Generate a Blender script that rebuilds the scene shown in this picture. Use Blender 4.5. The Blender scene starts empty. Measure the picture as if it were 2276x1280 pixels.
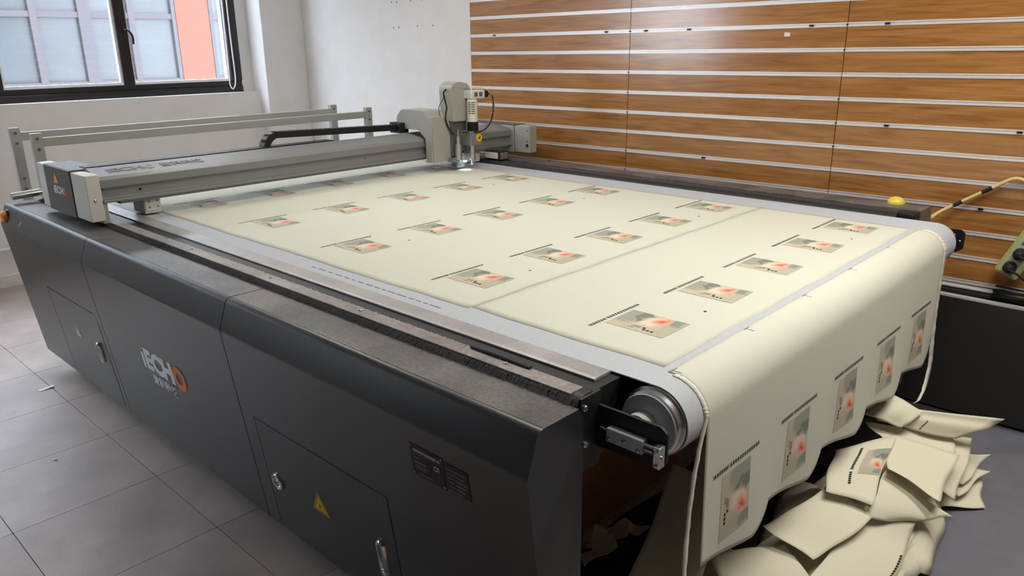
import bpy, bmesh, math, random
from mathutils import Vector, Matrix

random.seed(7)
scene = bpy.context.scene
COL = scene.collection
PI = math.pi

# ------------------------------------------------------------------ camera
cam_data = bpy.data.cameras.new('camera')
cam_data.sensor_width = 36.0
cam_data.lens = 1687.467 / 2276.0 * 36.0
cam_data.clip_start = 0.05
cam_data.clip_end = 200
cam = bpy.data.objects.new('camera', cam_data)
COL.objects.link(cam)
R = Matrix(((0.7330434, -0.20030613, 0.6500191),
            (0.68011707, 0.22904428, -0.69640469),
            (-0.00938903, 0.95258394, 0.30413101)))
cam.matrix_world = Matrix.Translation((0, 0, 1.75)) @ R.to_4x4()
scene.camera = cam

# ------------------------------------------------------------------ world, lights, exposure
world = bpy.data.worlds.new('overcast_sky')
scene.world = world
world.use_nodes = True
_bg = world.node_tree.nodes['Background']
_bg.inputs[0].default_value = (0.78, 0.88, 1.0, 1)
_bg.inputs[1].default_value = 13.5
scene.view_settings.view_transform = 'Standard'
scene.view_settings.look = 'None'
scene.view_settings.gamma = 1.0
scene.view_settings.exposure = 0.13
scene.view_settings.use_curve_mapping = False

LAMP_W = [6.5, 9.0, 12.0, 26.0]
LAMP_C = [(1.0, 0.98, 0.94), (1.0, 0.98, 0.94), (1.0, 0.98, 0.94), (1.0, 0.96, 0.88)]
LAMPS = [(-4.5, 2.5), (-2.4, 2.5), (-0.2, 1.9), (0.15, 3.0)]
CEIL = 3.0


def area_light(name, loc, sx, sy, power, color, rot=(0, 0, 0)):
    d = bpy.data.lights.new(name, 'AREA')
    d.shape = 'RECTANGLE'
    d.size = sx
    d.size_y = sy
    d.energy = power
    d.color = color
    o = bpy.data.objects.new(name, d)
    COL.objects.link(o)
    o.location = loc
    o.rotation_euler = rot
    return o


for (lx, ly), lw, lc in zip(LAMPS, LAMP_W, LAMP_C):
    area_light('ceiling_lamp_light', (lx, ly, CEIL - 0.075), 1.15, 0.25, lw, lc)

# ------------------------------------------------------------------ material helpers


def new_mat(name):
    m = bpy.data.materials.new(name)
    m.use_nodes = True
    nt = m.node_tree
    return m, nt, nt.nodes['Principled BSDF']


def srgb(r, g, b):
    def f(c):
        c /= 255.0
        return c / 12.92 if c <= 0.04045 else ((c + 0.055) / 1.055) ** 2.4
    return (f(r), f(g), f(b), 1)


def plain(name, col, rough=0.5, metal=0.0, spec=0.5, noise=0.0, nscale=30.0, bump=0.0, coords='Object', stretch=(1, 1, 1)):
    m, nt, p = new_mat(name)
    p.inputs['Roughness'].default_value = rough
    p.inputs['Metallic'].default_value = metal
    p.inputs['Specular IOR Level'].default_value = spec
    if noise == 0 and bump == 0:
        p.inputs['Base Color'].default_value = col
        return m
    tc = nt.nodes.new('ShaderNodeTexCoord')
    mp = nt.nodes.new('ShaderNodeMapping')
    mp.inputs['Scale'].default_value = stretch
    n = nt.nodes.new('ShaderNodeTexNoise')
    n.inputs['Scale'].default_value = nscale
    n.inputs['Detail'].default_value = 6
    nt.links.new(tc.outputs[coords], mp.inputs[0])
    nt.links.new(mp.outputs[0], n.inputs['Vector'])
    r = nt.nodes.new('ShaderNodeValToRGB')
    r.color_ramp.elements[0].position = 0.3
    r.color_ramp.elements[1].position = 0.7
    r.color_ramp.elements[0].color = tuple(max(0, c * (1 - noise)) for c in col[:3]) + (1,)
    r.color_ramp.elements[1].color = tuple(min(1, c * (1 + noise)) for c in col[:3]) + (1,)
    nt.links.new(n.outputs['Fac'], r.inputs[0])
    nt.links.new(r.outputs[0], p.inputs['Base Color'])
    if bump > 0:
        b = nt.nodes.new('ShaderNodeBump')
        b.inputs['Strength'].default_value = bump
        b.inputs['Distance'].default_value = 0.01
        nt.links.new(n.outputs['Fac'], b.inputs['Height'])
        nt.links.new(b.outputs[0], p.inputs['Normal'])
    return m


def mat_wood():
    m, nt, p = new_mat('wood_laminate')
    tc = nt.nodes.new('ShaderNodeTexCoord')
    oi = nt.nodes.new('ShaderNodeObjectInfo')
    add = nt.nodes.new('ShaderNodeVectorMath')
    add.operation = 'ADD'
    mul = nt.nodes.new('ShaderNodeMath')
    mul.operation = 'MULTIPLY'
    mul.inputs[1].default_value = 37.0
    nt.links.new(oi.outputs['Random'], mul.inputs[0])
    nt.links.new(tc.outputs['Object'], add.inputs[0])
    nt.links.new(mul.outputs[0], add.inputs[1])
    mp = nt.nodes.new('ShaderNodeMapping')
    mp.inputs['Scale'].default_value = (1.1, 1.0, 13.0)
    nt.links.new(add.outputs[0], mp.inputs[0])
    n1 = nt.nodes.new('ShaderNodeTexNoise')
    n1.inputs['Scale'].default_value = 2.2
    n1.inputs['Detail'].default_value = 5
    n1.inputs['Distortion'].default_value = 1.2
    nt.links.new(mp.outputs[0], n1.inputs['Vector'])
    mp2 = nt.nodes.new('ShaderNodeMapping')
    mp2.inputs['Scale'].default_value = (2.5, 1.0, 90.0)
    nt.links.new(add.outputs[0], mp2.inputs[0])
    n2 = nt.nodes.new('ShaderNodeTexNoise')
    n2.inputs['Scale'].default_value = 2.0
    n2.inputs['Detail'].default_value = 3
    nt.links.new(mp2.outputs[0], n2.inputs['Vector'])
    mix = nt.nodes.new('ShaderNodeMath')
    mix.operation = 'MULTIPLY_ADD'
    mix.inputs[1].default_value = 0.35
    nt.links.new(n2.outputs['Fac'], mix.inputs[0])
    m2 = nt.nodes.new('ShaderNodeMath')
    m2.operation = 'MULTIPLY'
    m2.inputs[1].default_value = 0.65
    nt.links.new(n1.outputs['Fac'], m2.inputs[0])
    nt.links.new(m2.outputs[0], mix.inputs[2])
    r = nt.nodes.new('ShaderNodeValToRGB')
    e = r.color_ramp.elements
    e[0].position = 0.28
    e[0].color = srgb(122, 78, 38)
    e[1].position = 0.72
    e[1].color = srgb(186, 136, 84)
    k = e.new(0.5)
    k.color = srgb(164, 113, 61)
    nt.links.new(mix.outputs[0], r.inputs[0])
    nt.links.new(r.outputs[0], p.inputs['Base Color'])
    p.inputs['Roughness'].default_value = 0.17
    p.inputs['Specular IOR Level'].default_value = 0.8
    return m


def mat_dusty(name, col, dust, amount, rough, scale=60, metal=0.0, stretch=(1, 1, 1)):
    """painted or metal surface with a pale dust film lying on it in patches"""
    m, nt, p = new_mat(name)
    tc = nt.nodes.new('ShaderNodeTexCoord')
    mp = nt.nodes.new('ShaderNodeMapping')
    mp.inputs['Scale'].default_value = stretch
    nt.links.new(tc.outputs['Object'], mp.inputs[0])
    n = nt.nodes.new('ShaderNodeTexNoise')
    n.inputs['Scale'].default_value = scale
    n.inputs['Detail'].default_value = 8
    n.inputs['Roughness'].default_value = 0.75
    nt.links.new(mp.outputs[0], n.inputs['Vector'])
    n2 = nt.nodes.new('ShaderNodeTexNoise')
    n2.inputs['Scale'].default_value = 5
    n2.inputs['Detail'].default_value = 3
    nt.links.new(tc.outputs['Object'], n2.inputs['Vector'])
    mm = nt.nodes.new('ShaderNodeMath')
    mm.operation = 'MULTIPLY'
    nt.links.new(n.outputs['Fac'], mm.inputs[0])
    nt.links.new(n2.outputs['Fac'], mm.inputs[1])
    rp = nt.nodes.new('ShaderNodeMapRange')
    rp.inputs['From Min'].default_value = 0.12
    rp.inputs['From Max'].default_value = 0.42
    rp.inputs['To Max'].default_value = amount
    nt.links.new(mm.outputs[0], rp.inputs['Value'])
    mix = nt.nodes.new('ShaderNodeMix')
    mix.data_type = 'RGBA'
    mix.inputs['A'].default_value = col
    mix.inputs['B'].default_value = dust
    nt.links.new(rp.outputs[0], mix.inputs['Factor'])
    nt.links.new(mix.outputs['Result'], p.inputs['Base Color'])
    p.inputs['Roughness'].default_value = rough
    p.inputs['Metallic'].default_value = metal
    return m


def mat_picture():
    """printed flower picture: cream ground, grey-green wash, pale petals, red heart (flat print on UVs)"""
    m, nt, p = new_mat('flower_print')
    uv = nt.nodes.new('ShaderNodeUVMap')
    noi = nt.nodes.new('ShaderNodeTexNoise')
    noi.inputs['Scale'].default_value = 5.0
    noi.inputs['Detail'].default_value = 4
    nt.links.new(uv.outputs[0], noi.inputs['Vector'])
    sub = nt.nodes.new('ShaderNodeVectorMath')
    sub.operation = 'SUBTRACT'
    sub.inputs[1].default_value = (0.5, 0.5, 0.5)
    nt.links.new(noi.outputs['Color'], sub.inputs[0])
    scl = nt.nodes.new('ShaderNodeVectorMath')
    scl.operation = 'SCALE'
    scl.inputs['Scale'].default_value = 0.30
    nt.links.new(sub.outputs[0], scl.inputs[0])
    add = nt.nodes.new('ShaderNodeVectorMath')
    nt.links.new(uv.outputs[0], add.inputs[0])
    nt.links.new(scl.outputs[0], add.inputs[1])

    def blob(cx, cy, sx, sy, edge0, edge1):
        mp = nt.nodes.new('ShaderNodeMapping')
        mp.vector_type = 'POINT'
        mp.inputs['Location'].default_value = (-cx / sx, -cy / sy, 0)
        mp.inputs['Scale'].default_value = (1 / sx, 1 / sy, 0)
        nt.links.new(add.outputs[0], mp.inputs[0])
        ln = nt.nodes.new('ShaderNodeVectorMath')
        ln.operation = 'LENGTH'
        nt.links.new(mp.outputs[0], ln.inputs[0])
        mr = nt.nodes.new('ShaderNodeMapRange')
        mr.inputs['From Min'].default_value = edge1
        mr.inputs['From Max'].default_value = edge0
        nt.links.new(ln.outputs['Value'], mr.inputs['Value'])
        return mr.outputs[0]

    cur = None
    base = srgb(196, 187, 166)

    def over(fac, col):
        nonlocal cur
        mx = nt.nodes.new('ShaderNodeMix')
        mx.data_type = 'RGBA'
        if cur is None:
            mx.inputs['A'].default_value = base
        else:
            nt.links.new(cur, mx.inputs['A'])
        mx.inputs['B'].default_value = col
        nt.links.new(fac, mx.inputs['Factor'])
        cur = mx.outputs['Result']

    over(blob(0.95, 0.95, 0.72, 0.42, 0.85, 1.05), srgb(158, 163, 152))
    over(blob(0.80, 0.68, 0.42, 0.12, 0.75, 1.1), srgb(124, 130, 118))
    over(blob(0.45, 0.10, 0.75, 0.20, 0.6, 1.1), srgb(186, 180, 160))
    over(blob(0.95, 0.12, 0.35, 0.12, 0.6, 1.1), srgb(140, 148, 138))
    over(blob(0.60, 0.50, 0.30, 0.18, 0.6, 1.05), srgb(226, 213, 192))
    over(blob(0.75, 0.36, 0.30, 0.18, 0.5, 1.0), srgb(236, 186, 164))
    over(blob(0.76, 0.34, 0.21, 0.12, 0.15, 1.0), srgb(212, 88, 64))
    nt.links.new(cur, p.inputs['Base Color'])
    p.inputs['Roughness'].default_value = 0.8
    return m


def mat_carpet():
    m, nt, p = new_mat('carpet_tile_weave')
    tc = nt.nodes.new('ShaderNodeTexCoord')
    oi = nt.nodes.new('ShaderNodeObjectInfo')
    n = nt.nodes.new('ShaderNodeTexNoise')
    n.inputs['Scale'].default_value = 220
    n.inputs['Detail'].default_value = 4
    nt.links.new(tc.outputs['Object'], n.inputs['Vector'])
    n2 = nt.nodes.new('ShaderNodeTexNoise')
    n2.inputs['Scale'].default_value = 4
    n2.inputs['Detail'].default_value = 6
    nt.links.new(tc.outputs['Object'], n2.inputs['Vector'])
    a = nt.nodes.new('ShaderNodeMath')
    a.operation = 'ADD'
    nt.links.new(n.outputs['Fac'], a.inputs[0])
    nt.links.new(n2.outputs['Fac'], a.inputs[1])
    b = nt.nodes.new('ShaderNodeMath')
    b.operation = 'MULTIPLY_ADD'
    b.inputs[1].default_value = 0.25
    nt.links.new(oi.outputs['Random'], b.inputs[0])
    nt.links.new(a.outputs[0], b.inputs[2])
    r = nt.nodes.new('ShaderNodeValToRGB')
    r.color_ramp.elements[0].position = 0.65
    r.color_ramp.elements[0].color = srgb(168, 155, 150)
    r.color_ramp.elements[1].position = 1.0
    r.color_ramp.elements[1].color = srgb(203, 189, 183)
    dv = nt.nodes.new('ShaderNodeMath')
    dv.operation = 'MULTIPLY'
    dv.inputs[1].default_value = 0.72
    nt.links.new(b.outputs[0], dv.inputs[0])
    nt.links.new(dv.outputs[0], r.inputs[0])
    nt.links.new(r.outputs[0], p.inputs['Base Color'])
    p.inputs['Roughness'].default_value = 0.42
    p.inputs['Specular IOR Level'].default_value = 0.5
    bp = nt.nodes.new('ShaderNodeBump')
    bp.inputs['Strength'].default_value = 0.25
    bp.inputs['Distance'].default_value = 0.003
    nt.links.new(n.outputs['Fac'], bp.inputs['Height'])
    nt.links.new(bp.outputs[0], p.inputs['Normal'])
    return m


M = {}
M['white_wall'] = plain('white_plaster', srgb(228, 225, 223), 0.75, noise=0.03, nscale=6, bump=0.03)
M['grey_wall'] = plain('grey_plaster', srgb(150, 148, 146), 0.8)
M['ceiling'] = plain('ceiling_white', srgb(225, 224, 220), 0.8)
M['skirting'] = plain('grey_skirting', srgb(120, 118, 116), 0.6)
M['wood'] = mat_wood()
M['alu'] = plain('brushed_aluminium', srgb(236, 232, 232), 0.32, 0.4, noise=0.05, nscale=20, stretch=(0.3, 1, 30))
M['groove'] = plain('dark_groove', srgb(52, 36, 22), 0.8)
M['dark_base'] = plain('dark_wall_base', srgb(58, 56, 56), 0.7)
M['carpet'] = mat_carpet()
M['floor_gap'] = plain('floor_joint', srgb(48, 46, 46), 0.8)
M['frame_black'] = plain('dark_bronze_window_frame', srgb(48, 44, 46), 0.3, 0.3)
M['sash_white'] = plain('pale_window_bead', srgb(225, 228, 232), 0.4)
M['charcoal'] = plain('charcoal_powder_coat', srgb(41, 43, 46), 0.34, 0.0, 0.6, noise=0.05, nscale=90, bump=0.0)
M['charcoal_top'] = mat_dusty('charcoal_dusty_top', srgb(41, 43, 46), srgb(158, 150, 148), 0.55, 0.38, 70)
M['black'] = plain('black_painted_steel', srgb(22, 23, 25), 0.45)
M['black_rubber'] = plain('black_rubber', srgb(16, 16, 17), 0.6)
M['bristle'] = mat_dusty('black_bristle', srgb(22, 21, 21), srgb(110, 107, 106), 0.22, 0.7, 160)
M['strip'] = mat_dusty('dusty_rail_strip', srgb(92, 90, 90), srgb(182, 174, 172), 1.0, 0.5, 80)
M['guard'] = mat_dusty('guard_aluminium', srgb(150, 150, 150), srgb(196, 192, 190), 0.8, 0.42, 90, 0.35)
M['belt'] = plain('felt_conveyor_belt', srgb(188, 193, 201), 0.85, noise=0.03, nscale=120, bump=0.05)
M['fabric'] = plain('cream_canvas', srgb(211, 213, 199), 0.9, noise=0.02, nscale=200, bump=0.06)
M['offcut'] = plain('cream_canvas_lit', srgb(228, 223, 200), 0.9, noise=0.02, nscale=200, bump=0.06)  # same cloth as the sheets, lightened: the heap's brighter light is in the colour
M['fabric_edge'] = plain('white_frayed_selvedge', srgb(226, 224, 214), 0.95)
M['picture'] = mat_picture()
M['ink'] = plain('black_print_ink', srgb(34, 33, 34), 0.8)
M['ink_grey'] = plain('grey_print_ink', srgb(120, 120, 126), 0.8)
M['cut'] = plain('cut_line_shadow_fibre', srgb(150, 146, 132), 0.9)
M['grey_paint'] = plain('light_grey_enamel', srgb(162, 162, 155), 0.38, noise=0.02, nscale=8)
M['grey_alu'] = plain('grey_anodised_beam', srgb(132, 133, 134), 0.42, 0.2, noise=0.03, nscale=12)
M['grey_dark'] = plain('mid_grey_plastic', srgb(92, 92, 92), 0.45)
M['plate_dark'] = plain('dark_grey_logo_plate', srgb(74, 72, 74), 0.35)
M['off_white'] = plain('off_white_paint', srgb(214, 213, 203), 0.45, noise=0.02, nscale=9)
M['rack'] = plain('off_white_paint_shaded', srgb(162, 163, 157), 0.42, noise=0.02, nscale=9)  # off-white paint darkened for the rack: its backlit shade is in the colour
M['steel'] = plain('bright_steel', srgb(190, 192, 196), 0.25, 0.9)
M['steel_dark'] = plain('blued_steel', srgb(170, 184, 196), 0.36, 0.05)
M['chrome'] = plain('chrome', srgb(205, 206, 208), 0.14, 0.95)
M['white_paint'] = plain('white_lettering', srgb(226, 228, 232), 0.5)
M['orange'] = plain('orange_lettering', srgb(226, 130, 36), 0.5)
M['yellow'] = plain('warning_yellow', srgb(228, 192, 30), 0.5)
M['pale_sticker'] = plain('pale_yellow_sticker', srgb(206, 200, 150), 0.5)
M['yellow_dome'] = plain('yellow_plastic', srgb(228, 205, 80), 0.35)
M['logo_grey'] = plain('grey_lettering', srgb(96, 90, 92), 0.5)
M['faded_orange'] = plain('faded_orange_lettering', srgb(170, 146, 120), 0.5)
M['cardboard'] = plain('brown_cardboard', srgb(150, 104, 68), 0.85, noise=0.08, nscale=10)
M['paper'] = plain('scrap_paper', srgb(206, 196, 180), 0.85)
M['grey_cloth'] = plain('grey_floor_cloth', srgb(112, 114, 124), 0.9, noise=0.06, nscale=14, bump=0.2)
M['black_cloth'] = plain('black_floor_cloth', srgb(18, 18, 19), 0.9)
M['board_black'] = plain('black_board_face', srgb(20, 20, 22), 0.6)
M['board_core'] = plain('white_board_core', srgb(190, 188, 186), 0.8)
M['olive'] = plain('olive_strip_cover', srgb(176, 180, 96), 0.35)
M['socket'] = plain('pale_green_socket', srgb(176, 184, 158), 0.45)
M['cord_cream'] = plain('cream_cord', srgb(214, 190, 140), 0.5)
M['cord_red'] = plain('red_cord', srgb(150, 62, 40), 0.5)
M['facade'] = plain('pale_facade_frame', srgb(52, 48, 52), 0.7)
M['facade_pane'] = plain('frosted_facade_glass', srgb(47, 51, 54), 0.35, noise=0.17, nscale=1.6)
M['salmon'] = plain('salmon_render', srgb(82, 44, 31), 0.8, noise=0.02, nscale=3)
M['lamp_body'] = plain('lamp_housing_white', srgb(230, 230, 230), 0.5)
_m, _nt, _p = new_mat('lamp_diffuser')
_p.inputs['Base Color'].default_value = (0.9, 0.9, 0.9, 1)
_p.inputs['Emission Color'].default_value = (1.0, 0.95, 0.85, 1)
_p.inputs['Emission Strength'].default_value = 9.0
M['diffuser'] = _m
_m, _nt, _p = new_mat('window_glass')
_nt.nodes.remove(_p)
_out = _nt.nodes['Material Output']
_tr = _nt.nodes.new('ShaderNodeBsdfTransparent')
_gl = _nt.nodes.new('ShaderNodeBsdfGlossy')
_gl.inputs['Roughness'].default_value = 0.02
_mx = _nt.nodes.new('ShaderNodeMixShader')
_mx.inputs[0].default_value = 0.06
_nt.links.new(_tr.outputs[0], _mx.inputs[1])
_nt.links.new(_gl.outputs[0], _mx.inputs[2])
_nt.links.new(_mx.outputs[0], _out.inputs[0])
M['glass'] = _m
_m, _nt, _p = new_mat('led_lens')
_p.inputs['Emission Color'].default_value = (0.75, 0.88, 1.0, 1)
_p.inputs['Emission Strength'].default_value = 8.0
M['led'] = _m

# ------------------------------------------------------------------ geometry helpers
ORIGIN = {}


class MB:
    """collects vertices and faces in world coordinates"""

    def __init__(self):
        self.v = []
        self.f = []
        self.uv = None

    def add(self, verts, faces):
        b = len(self.v)
        self.v += [tuple(v) for v in verts]
        self.f += [tuple(i + b for i in f) for f in faces]
        return self

    def box(self, x0, x1, y0, y1, z0, z1):
        vs = [(x, y, z) for x in (x0, x1) for y in (y0, y1) for z in (z0, z1)]
        fs = [(0, 1, 3, 2), (4, 6, 7, 5), (0, 4, 5, 1), (2, 3, 7, 6), (0, 2, 6, 4), (1, 5, 7, 3)]
        return self.add(vs, fs)

    def prism(self, poly, axis, a, b):
        """poly: list of 2D points in the two remaining axes (in order xyz), extruded from a to b"""
        def pt(p, t):
            if axis == 'x':
                return (t, p[0], p[1])
            if axis == 'y':
                return (p[0], t, p[1])
            return (p[0], p[1], t)
        n = len(poly)
        vs = [pt(p, a) for p in poly] + [pt(p, b) for p in poly]
        fs = [(i, (i + 1) % n, n + (i + 1) % n, n + i) for i in range(n)]
        fs += [tuple(range(n))[::-1], tuple(range(n, 2 * n))]
        return self.add(vs, fs)

    def cyl(self, p0, p1, r0, r1=None, n=20, cap=True):
        r1 = r0 if r1 is None else r1
        p0 = Vector(p0)
        p1 = Vector(p1)
        d = (p1 - p0).normalized()
        u = d.orthogonal().normalized()
        w = d.cross(u)
        vs = []
        for p, r in ((p0, r0), (p1, r1)):
            for i in range(n):
                a = 2 * PI * i / n
                vs.append(p + u * math.cos(a) * r + w * math.sin(a) * r)
        fs = [(i, (i + 1) % n, n + (i + 1) % n, n + i) for i in range(n)]
        if cap:
            fs += [tuple(range(n))[::-1], tuple(range(n, 2 * n))]
        return self.add(vs, fs)

    def lathe(self, base, axis, prof, n=24):
        """prof: list of (distance along axis, radius)"""
        base = Vector(base)
        d = Vector(axis).normalized()
        u = d.orthogonal().normalized()
        w = d.cross(u)
        vs = []
        for t, r in prof:
            for i in range(n):
                a = 2 * PI * i / n
                vs.append(base + d * t + (u * math.cos(a) + w * math.sin(a)) * r)
        k = len(prof)
        fs = []
        for j in range(k - 1):
            for i in range(n):
                fs.append((j * n + i, j * n + (i + 1) % n, (j + 1) * n + (i + 1) % n, (j + 1) * n + i))
        fs.append(tuple(range(n))[::-1])
        fs.append(tuple(range((k - 1) * n, k * n)))
        return self.add(vs, fs)

    def tube(self, pts, r, n=8):
        pts = [Vector(p) for p in pts]
        vs = []
        up = None
        for i, p in enumerate(pts):
            a = pts[max(i - 1, 0)]
            b = pts[min(i + 1, len(pts) - 1)]
            d = (b - a).normalized()
            if up is None:
                up = d.orthogonal().normalized()
            up = (up - d * up.dot(d)).normalized()
            w = d.cross(up)
            for j in range(n):
                t = 2 * PI * j / n
                vs.append(p + up * math.cos(t) * r + w * math.sin(t) * r)
        k = len(pts)
        fs = []
        for i in range(k - 1):
            for j in range(n):
                fs.append((i * n + j, i * n + (j + 1) % n, (i + 1) * n + (j + 1) % n, (i + 1) * n + j))
        fs.append(tuple(range(n))[::-1])
        fs.append(tuple(range((k - 1) * n, k * n)))
        return self.add(vs, fs)

    def grid(self, fn, nu, nv, uvs=False):
        """fn(u,v) -> point, u,v in 0..1"""
        vs = [fn(i / nu, j / nv) for j in range(nv + 1) for i in range(nu + 1)]
        fs = [(j * (nu + 1) + i, j * (nu + 1) + i + 1, (j + 1) * (nu + 1) + i + 1, (j + 1) * (nu + 1) + i)
              for j in range(nv) for i in range(nu)]
        if uvs:
            self.uv = [(i / nu, j / nv) for j in range(nv + 1) for i in range(nu + 1)]
        return self.add(vs, fs)

    def mesh(self, name, origin=(0, 0, 0)):
        me = bpy.data.meshes.new(name)
        o = Vector(origin)
        me.from_pydata([tuple(Vector(v) - o) for v in self.v], [], self.f)
        bm = bmesh.new()
        bm.from_mesh(me)
        bmesh.ops.recalc_face_normals(bm, faces=bm.faces)
        bm.to_mesh(me)
        bm.free()
        if self.uv:
            l = me.uv_layers.new(name='UVMap')
            for lp in me.loops:
                l.data[lp.index].uv = self.uv[lp.vertex_index]
        return me


def smooth(me, angle=35):
    for p in me.polygons:
        p.use_smooth = True
    bm = bmesh.new()
    bm.from_mesh(me)
    for e in bm.edges:
        if len(e.link_faces) == 2 and e.calc_face_angle(0) > math.radians(angle):
            e.smooth = False
    bm.to_mesh(me)
    bm.free()


def put(name, me, mat, parent=None, loc=(0, 0, 0), rot=(0, 0, 0)):
    o = bpy.data.objects.new(name, me)
    COL.objects.link(o)
    if mat is not None and not me.materials:
        me.materials.append(M[mat] if isinstance(mat, str) else mat)
    o.location = loc
    o.rotation_euler = rot
    if parent is not None:
        o.parent = parent
    return o


def root_origin(parent):
    while parent is not None and parent.parent is not None:
        parent = parent.parent
    return Vector(parent.location) if parent is not None else Vector((0, 0, 0))


def obj(name, mb, mat, parent=None, bevel=0.0, sm=False, segs=2):
    """one mesh object; geometry given in world coordinates"""
    if parent is None:
        xs = [v[0] for v in mb.v]
        ys = [v[1] for v in mb.v]
        zs = [v[2] for v in mb.v]
        org = Vector(((min(xs) + max(xs)) / 2, (min(ys) + max(ys)) / 2, min(zs)))
        loc = org
    else:
        org = root_origin(parent)
        loc = (0, 0, 0)
    me = mb.mesh(name, org)
    if sm:
        smooth(me)
    o = put(name, me, mat, parent, loc)
    if bevel > 0:
        b = o.modifiers.new('bevel', 'BEVEL')
        b.width = bevel
        b.segments = segs
        b.limit_method = 'ANGLE'
        b.angle_limit = math.radians(30)
    return o


def tag(o, label, cat, group=None):
    o['label'] = label
    o['category'] = cat
    if group:
        o['group'] = group
    return o


def struct(o):
    o['kind'] = 'structure'
    return o


def thing(name, label, cat, loc, group=None):
    o = bpy.data.objects.new(name, None)
    o.empty_display_size = 0.1
    COL.objects.link(o)
    o.location = loc
    return tag(o, label, cat, group)


def text_mesh(body, size, depth=0.0006, offset=0.0, xscale=1.0, align='LEFT'):
    c = bpy.data.curves.new('lettering', 'FONT')
    c.body = body
    c.size = size
    c.extrude = depth
    c.offset = offset
    c.align_x = align
    c.resolution_u = 3
    t = bpy.data.objects.new('lettering', c)
    COL.objects.link(t)
    dg = bpy.context.evaluated_depsgraph_get()
    me = bpy.data.meshes.new_from_object(t.evaluated_get(dg))
    bpy.data.objects.remove(t)
    bpy.data.curves.remove(c)
    if xscale != 1.0:
        for v in me.vertices:
            v.co.x *= xscale
    me.materials.clear()
    return me


def fit_text(me, w, h):
    xs = [v.co.x for v in me.vertices]
    ys = [v.co.y for v in me.vertices]
    if not xs:
        return me
    sx = w / (max(xs) - min(xs))
    sy = h / (max(ys) - min(ys))
    x0, y0 = min(xs), min(ys)
    for v in me.vertices:
        v.co.x = (v.co.x - x0) * sx
        v.co.y = (v.co.y - y0) * sy
    return me


def place(name, me, mat, parent, pos, right, up):
    """flat lettering: local x -> right, local y -> up; pos = lower left corner (world)"""
    r = Vector(right).normalized()
    u = Vector(up).normalized()
    n = r.cross(u)
    mtx = Matrix((r, u, n)).transposed().to_4x4()
    mtx.translation = Vector(pos) - root_origin(parent)
    o = put(name, me, mat, parent)
    o.matrix_local = mtx
    return o


def rounded(poly, r, n=4):
    """round the corners of a 2D polygon"""
    out = []
    k = len(poly)
    for i in range(k):
        p = Vector(poly[i])
        a = Vector(poly[i - 1])
        b = Vector(poly[(i + 1) % k])
        rr = r[i] if isinstance(r, (list, tuple)) else r
        if rr <= 0:
            out.append(tuple(p))
            continue
        da = (a - p).normalized()
        db = (b - p).normalized()
        s = p + da * rr
        e = p + db * rr
        for j in range(n + 1):
            t = j / n
            out.append(tuple(s * (1 - t) ** 2 + p * 2 * t * (1 - t) + e * t * t))
    return out


def catmull(pts, n=8):
    pts = [Vector(p) for p in pts]
    out = []
    for i in range(len(pts) - 1):
        p0 = pts[max(i - 1, 0)]
        p1, p2 = pts[i], pts[i + 1]
        p3 = pts[min(i + 2, len(pts) - 1)]
        for j in range(n):
            t = j / n
            out.append(0.5 * ((2 * p1) + (p2 - p0) * t + (2 * p0 - 5 * p1 + 4 * p2 - p3) * t * t + (3 * p1 - p0 - 3 * p2 + p3) * t ** 3))
    out.append(pts[-1])
    return out


# ================================================================== ROOM
YW = 4.20           # white wall / slat wall plane
# floor slab and carpet tiles
floor = struct(obj('floor', MB().box(-7.2, 5.2, -5.6, 4.6, -0.12, -0.004), 'floor_gap'))
TP = 0.542
tile_me = MB().prism(rounded([(0.0015, 0.0015), (TP - 0.0015, 0.0015), (TP - 0.0015, TP - 0.0015), (0.0015, TP - 0.0015)], 0.003, 1), 'z', -0.006, 0.0).mesh('carpet_tile')
for i in range(-9, 8):
    for j in range(-4, 7):
        x = -2.54 + i * TP
        y = 0.507 + j * TP
        if y + TP > 4.25 or x < -7.5:
            continue
        t = put('carpet_tile', tile_me, 'carpet', floor)
        t.location = Vector((x, y, 0)) - floor.location

# right wall (white) and its slat panelling
wall_right = struct(obj('wall_right', MB().box(-7.2, 5.2, YW, YW + 0.2, 0, CEIL), 'white_wall'))
wo = wall_right.location
TILT = 0.006
SLAT0, PITCH = 0.604, 0.1233
PX = [(-4.30, -2.869), (-2.865, -1.537), (-1.533, -0.205), (-0.201, 1.127), (1.131, 2.459)]
for (a, b) in PX:
    w = b - a
    bme = MB().prism([(-w / 2, 0), (w / 2, 0), (w / 2, 0.0185), (-w / 2, 0.0185)], 'z', 0.0, PITCH - 0.0215).mesh('slat_board')
    # aluminium T-slot insert: two lips with a groove between
    prof = [(0.004, 0), (-0.002, 0), (-0.002, 0.008), (0.002, 0.009), (0.002, 0.014), (-0.002, 0.0145), (-0.002, 0.0215), (0.004, 0.0215)]
    ame = MB().prism(prof, 'x', -w / 2, w / 2).mesh('slat_insert')
    for k in range(0, 19):
        z = SLAT0 + k * PITCH + TILT * ((a + b) / 2 + 1.5) - 0.011
        if z + PITCH > CEIL - 0.02:
            break
        c = (a + b) / 2
        ins = put('slat_insert', ame, 'alu', wall_right, Vector((c, YW - 0.0205, z)) - wo, (0, -TILT, 0))
        brd = put('slat_board', bme, 'wood', wall_right, Vector((c, YW - 0.0190, z + 0.0215)) - wo, (0, -TILT, 0))
# end trim of the slat panel, dark panel joints are the gaps between boards
obj('slat_end_trim', MB().box(-4.318, -4.302, YW - 0.021, YW, 0.56, CEIL - 0.02), 'white_wall', wall_right)
obj('slat_backing', MB().box(-4.30, 2.46, YW - 0.0004, YW + 0.001, 0.585, CEIL - 0.02), 'groove', wall_right)
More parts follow.
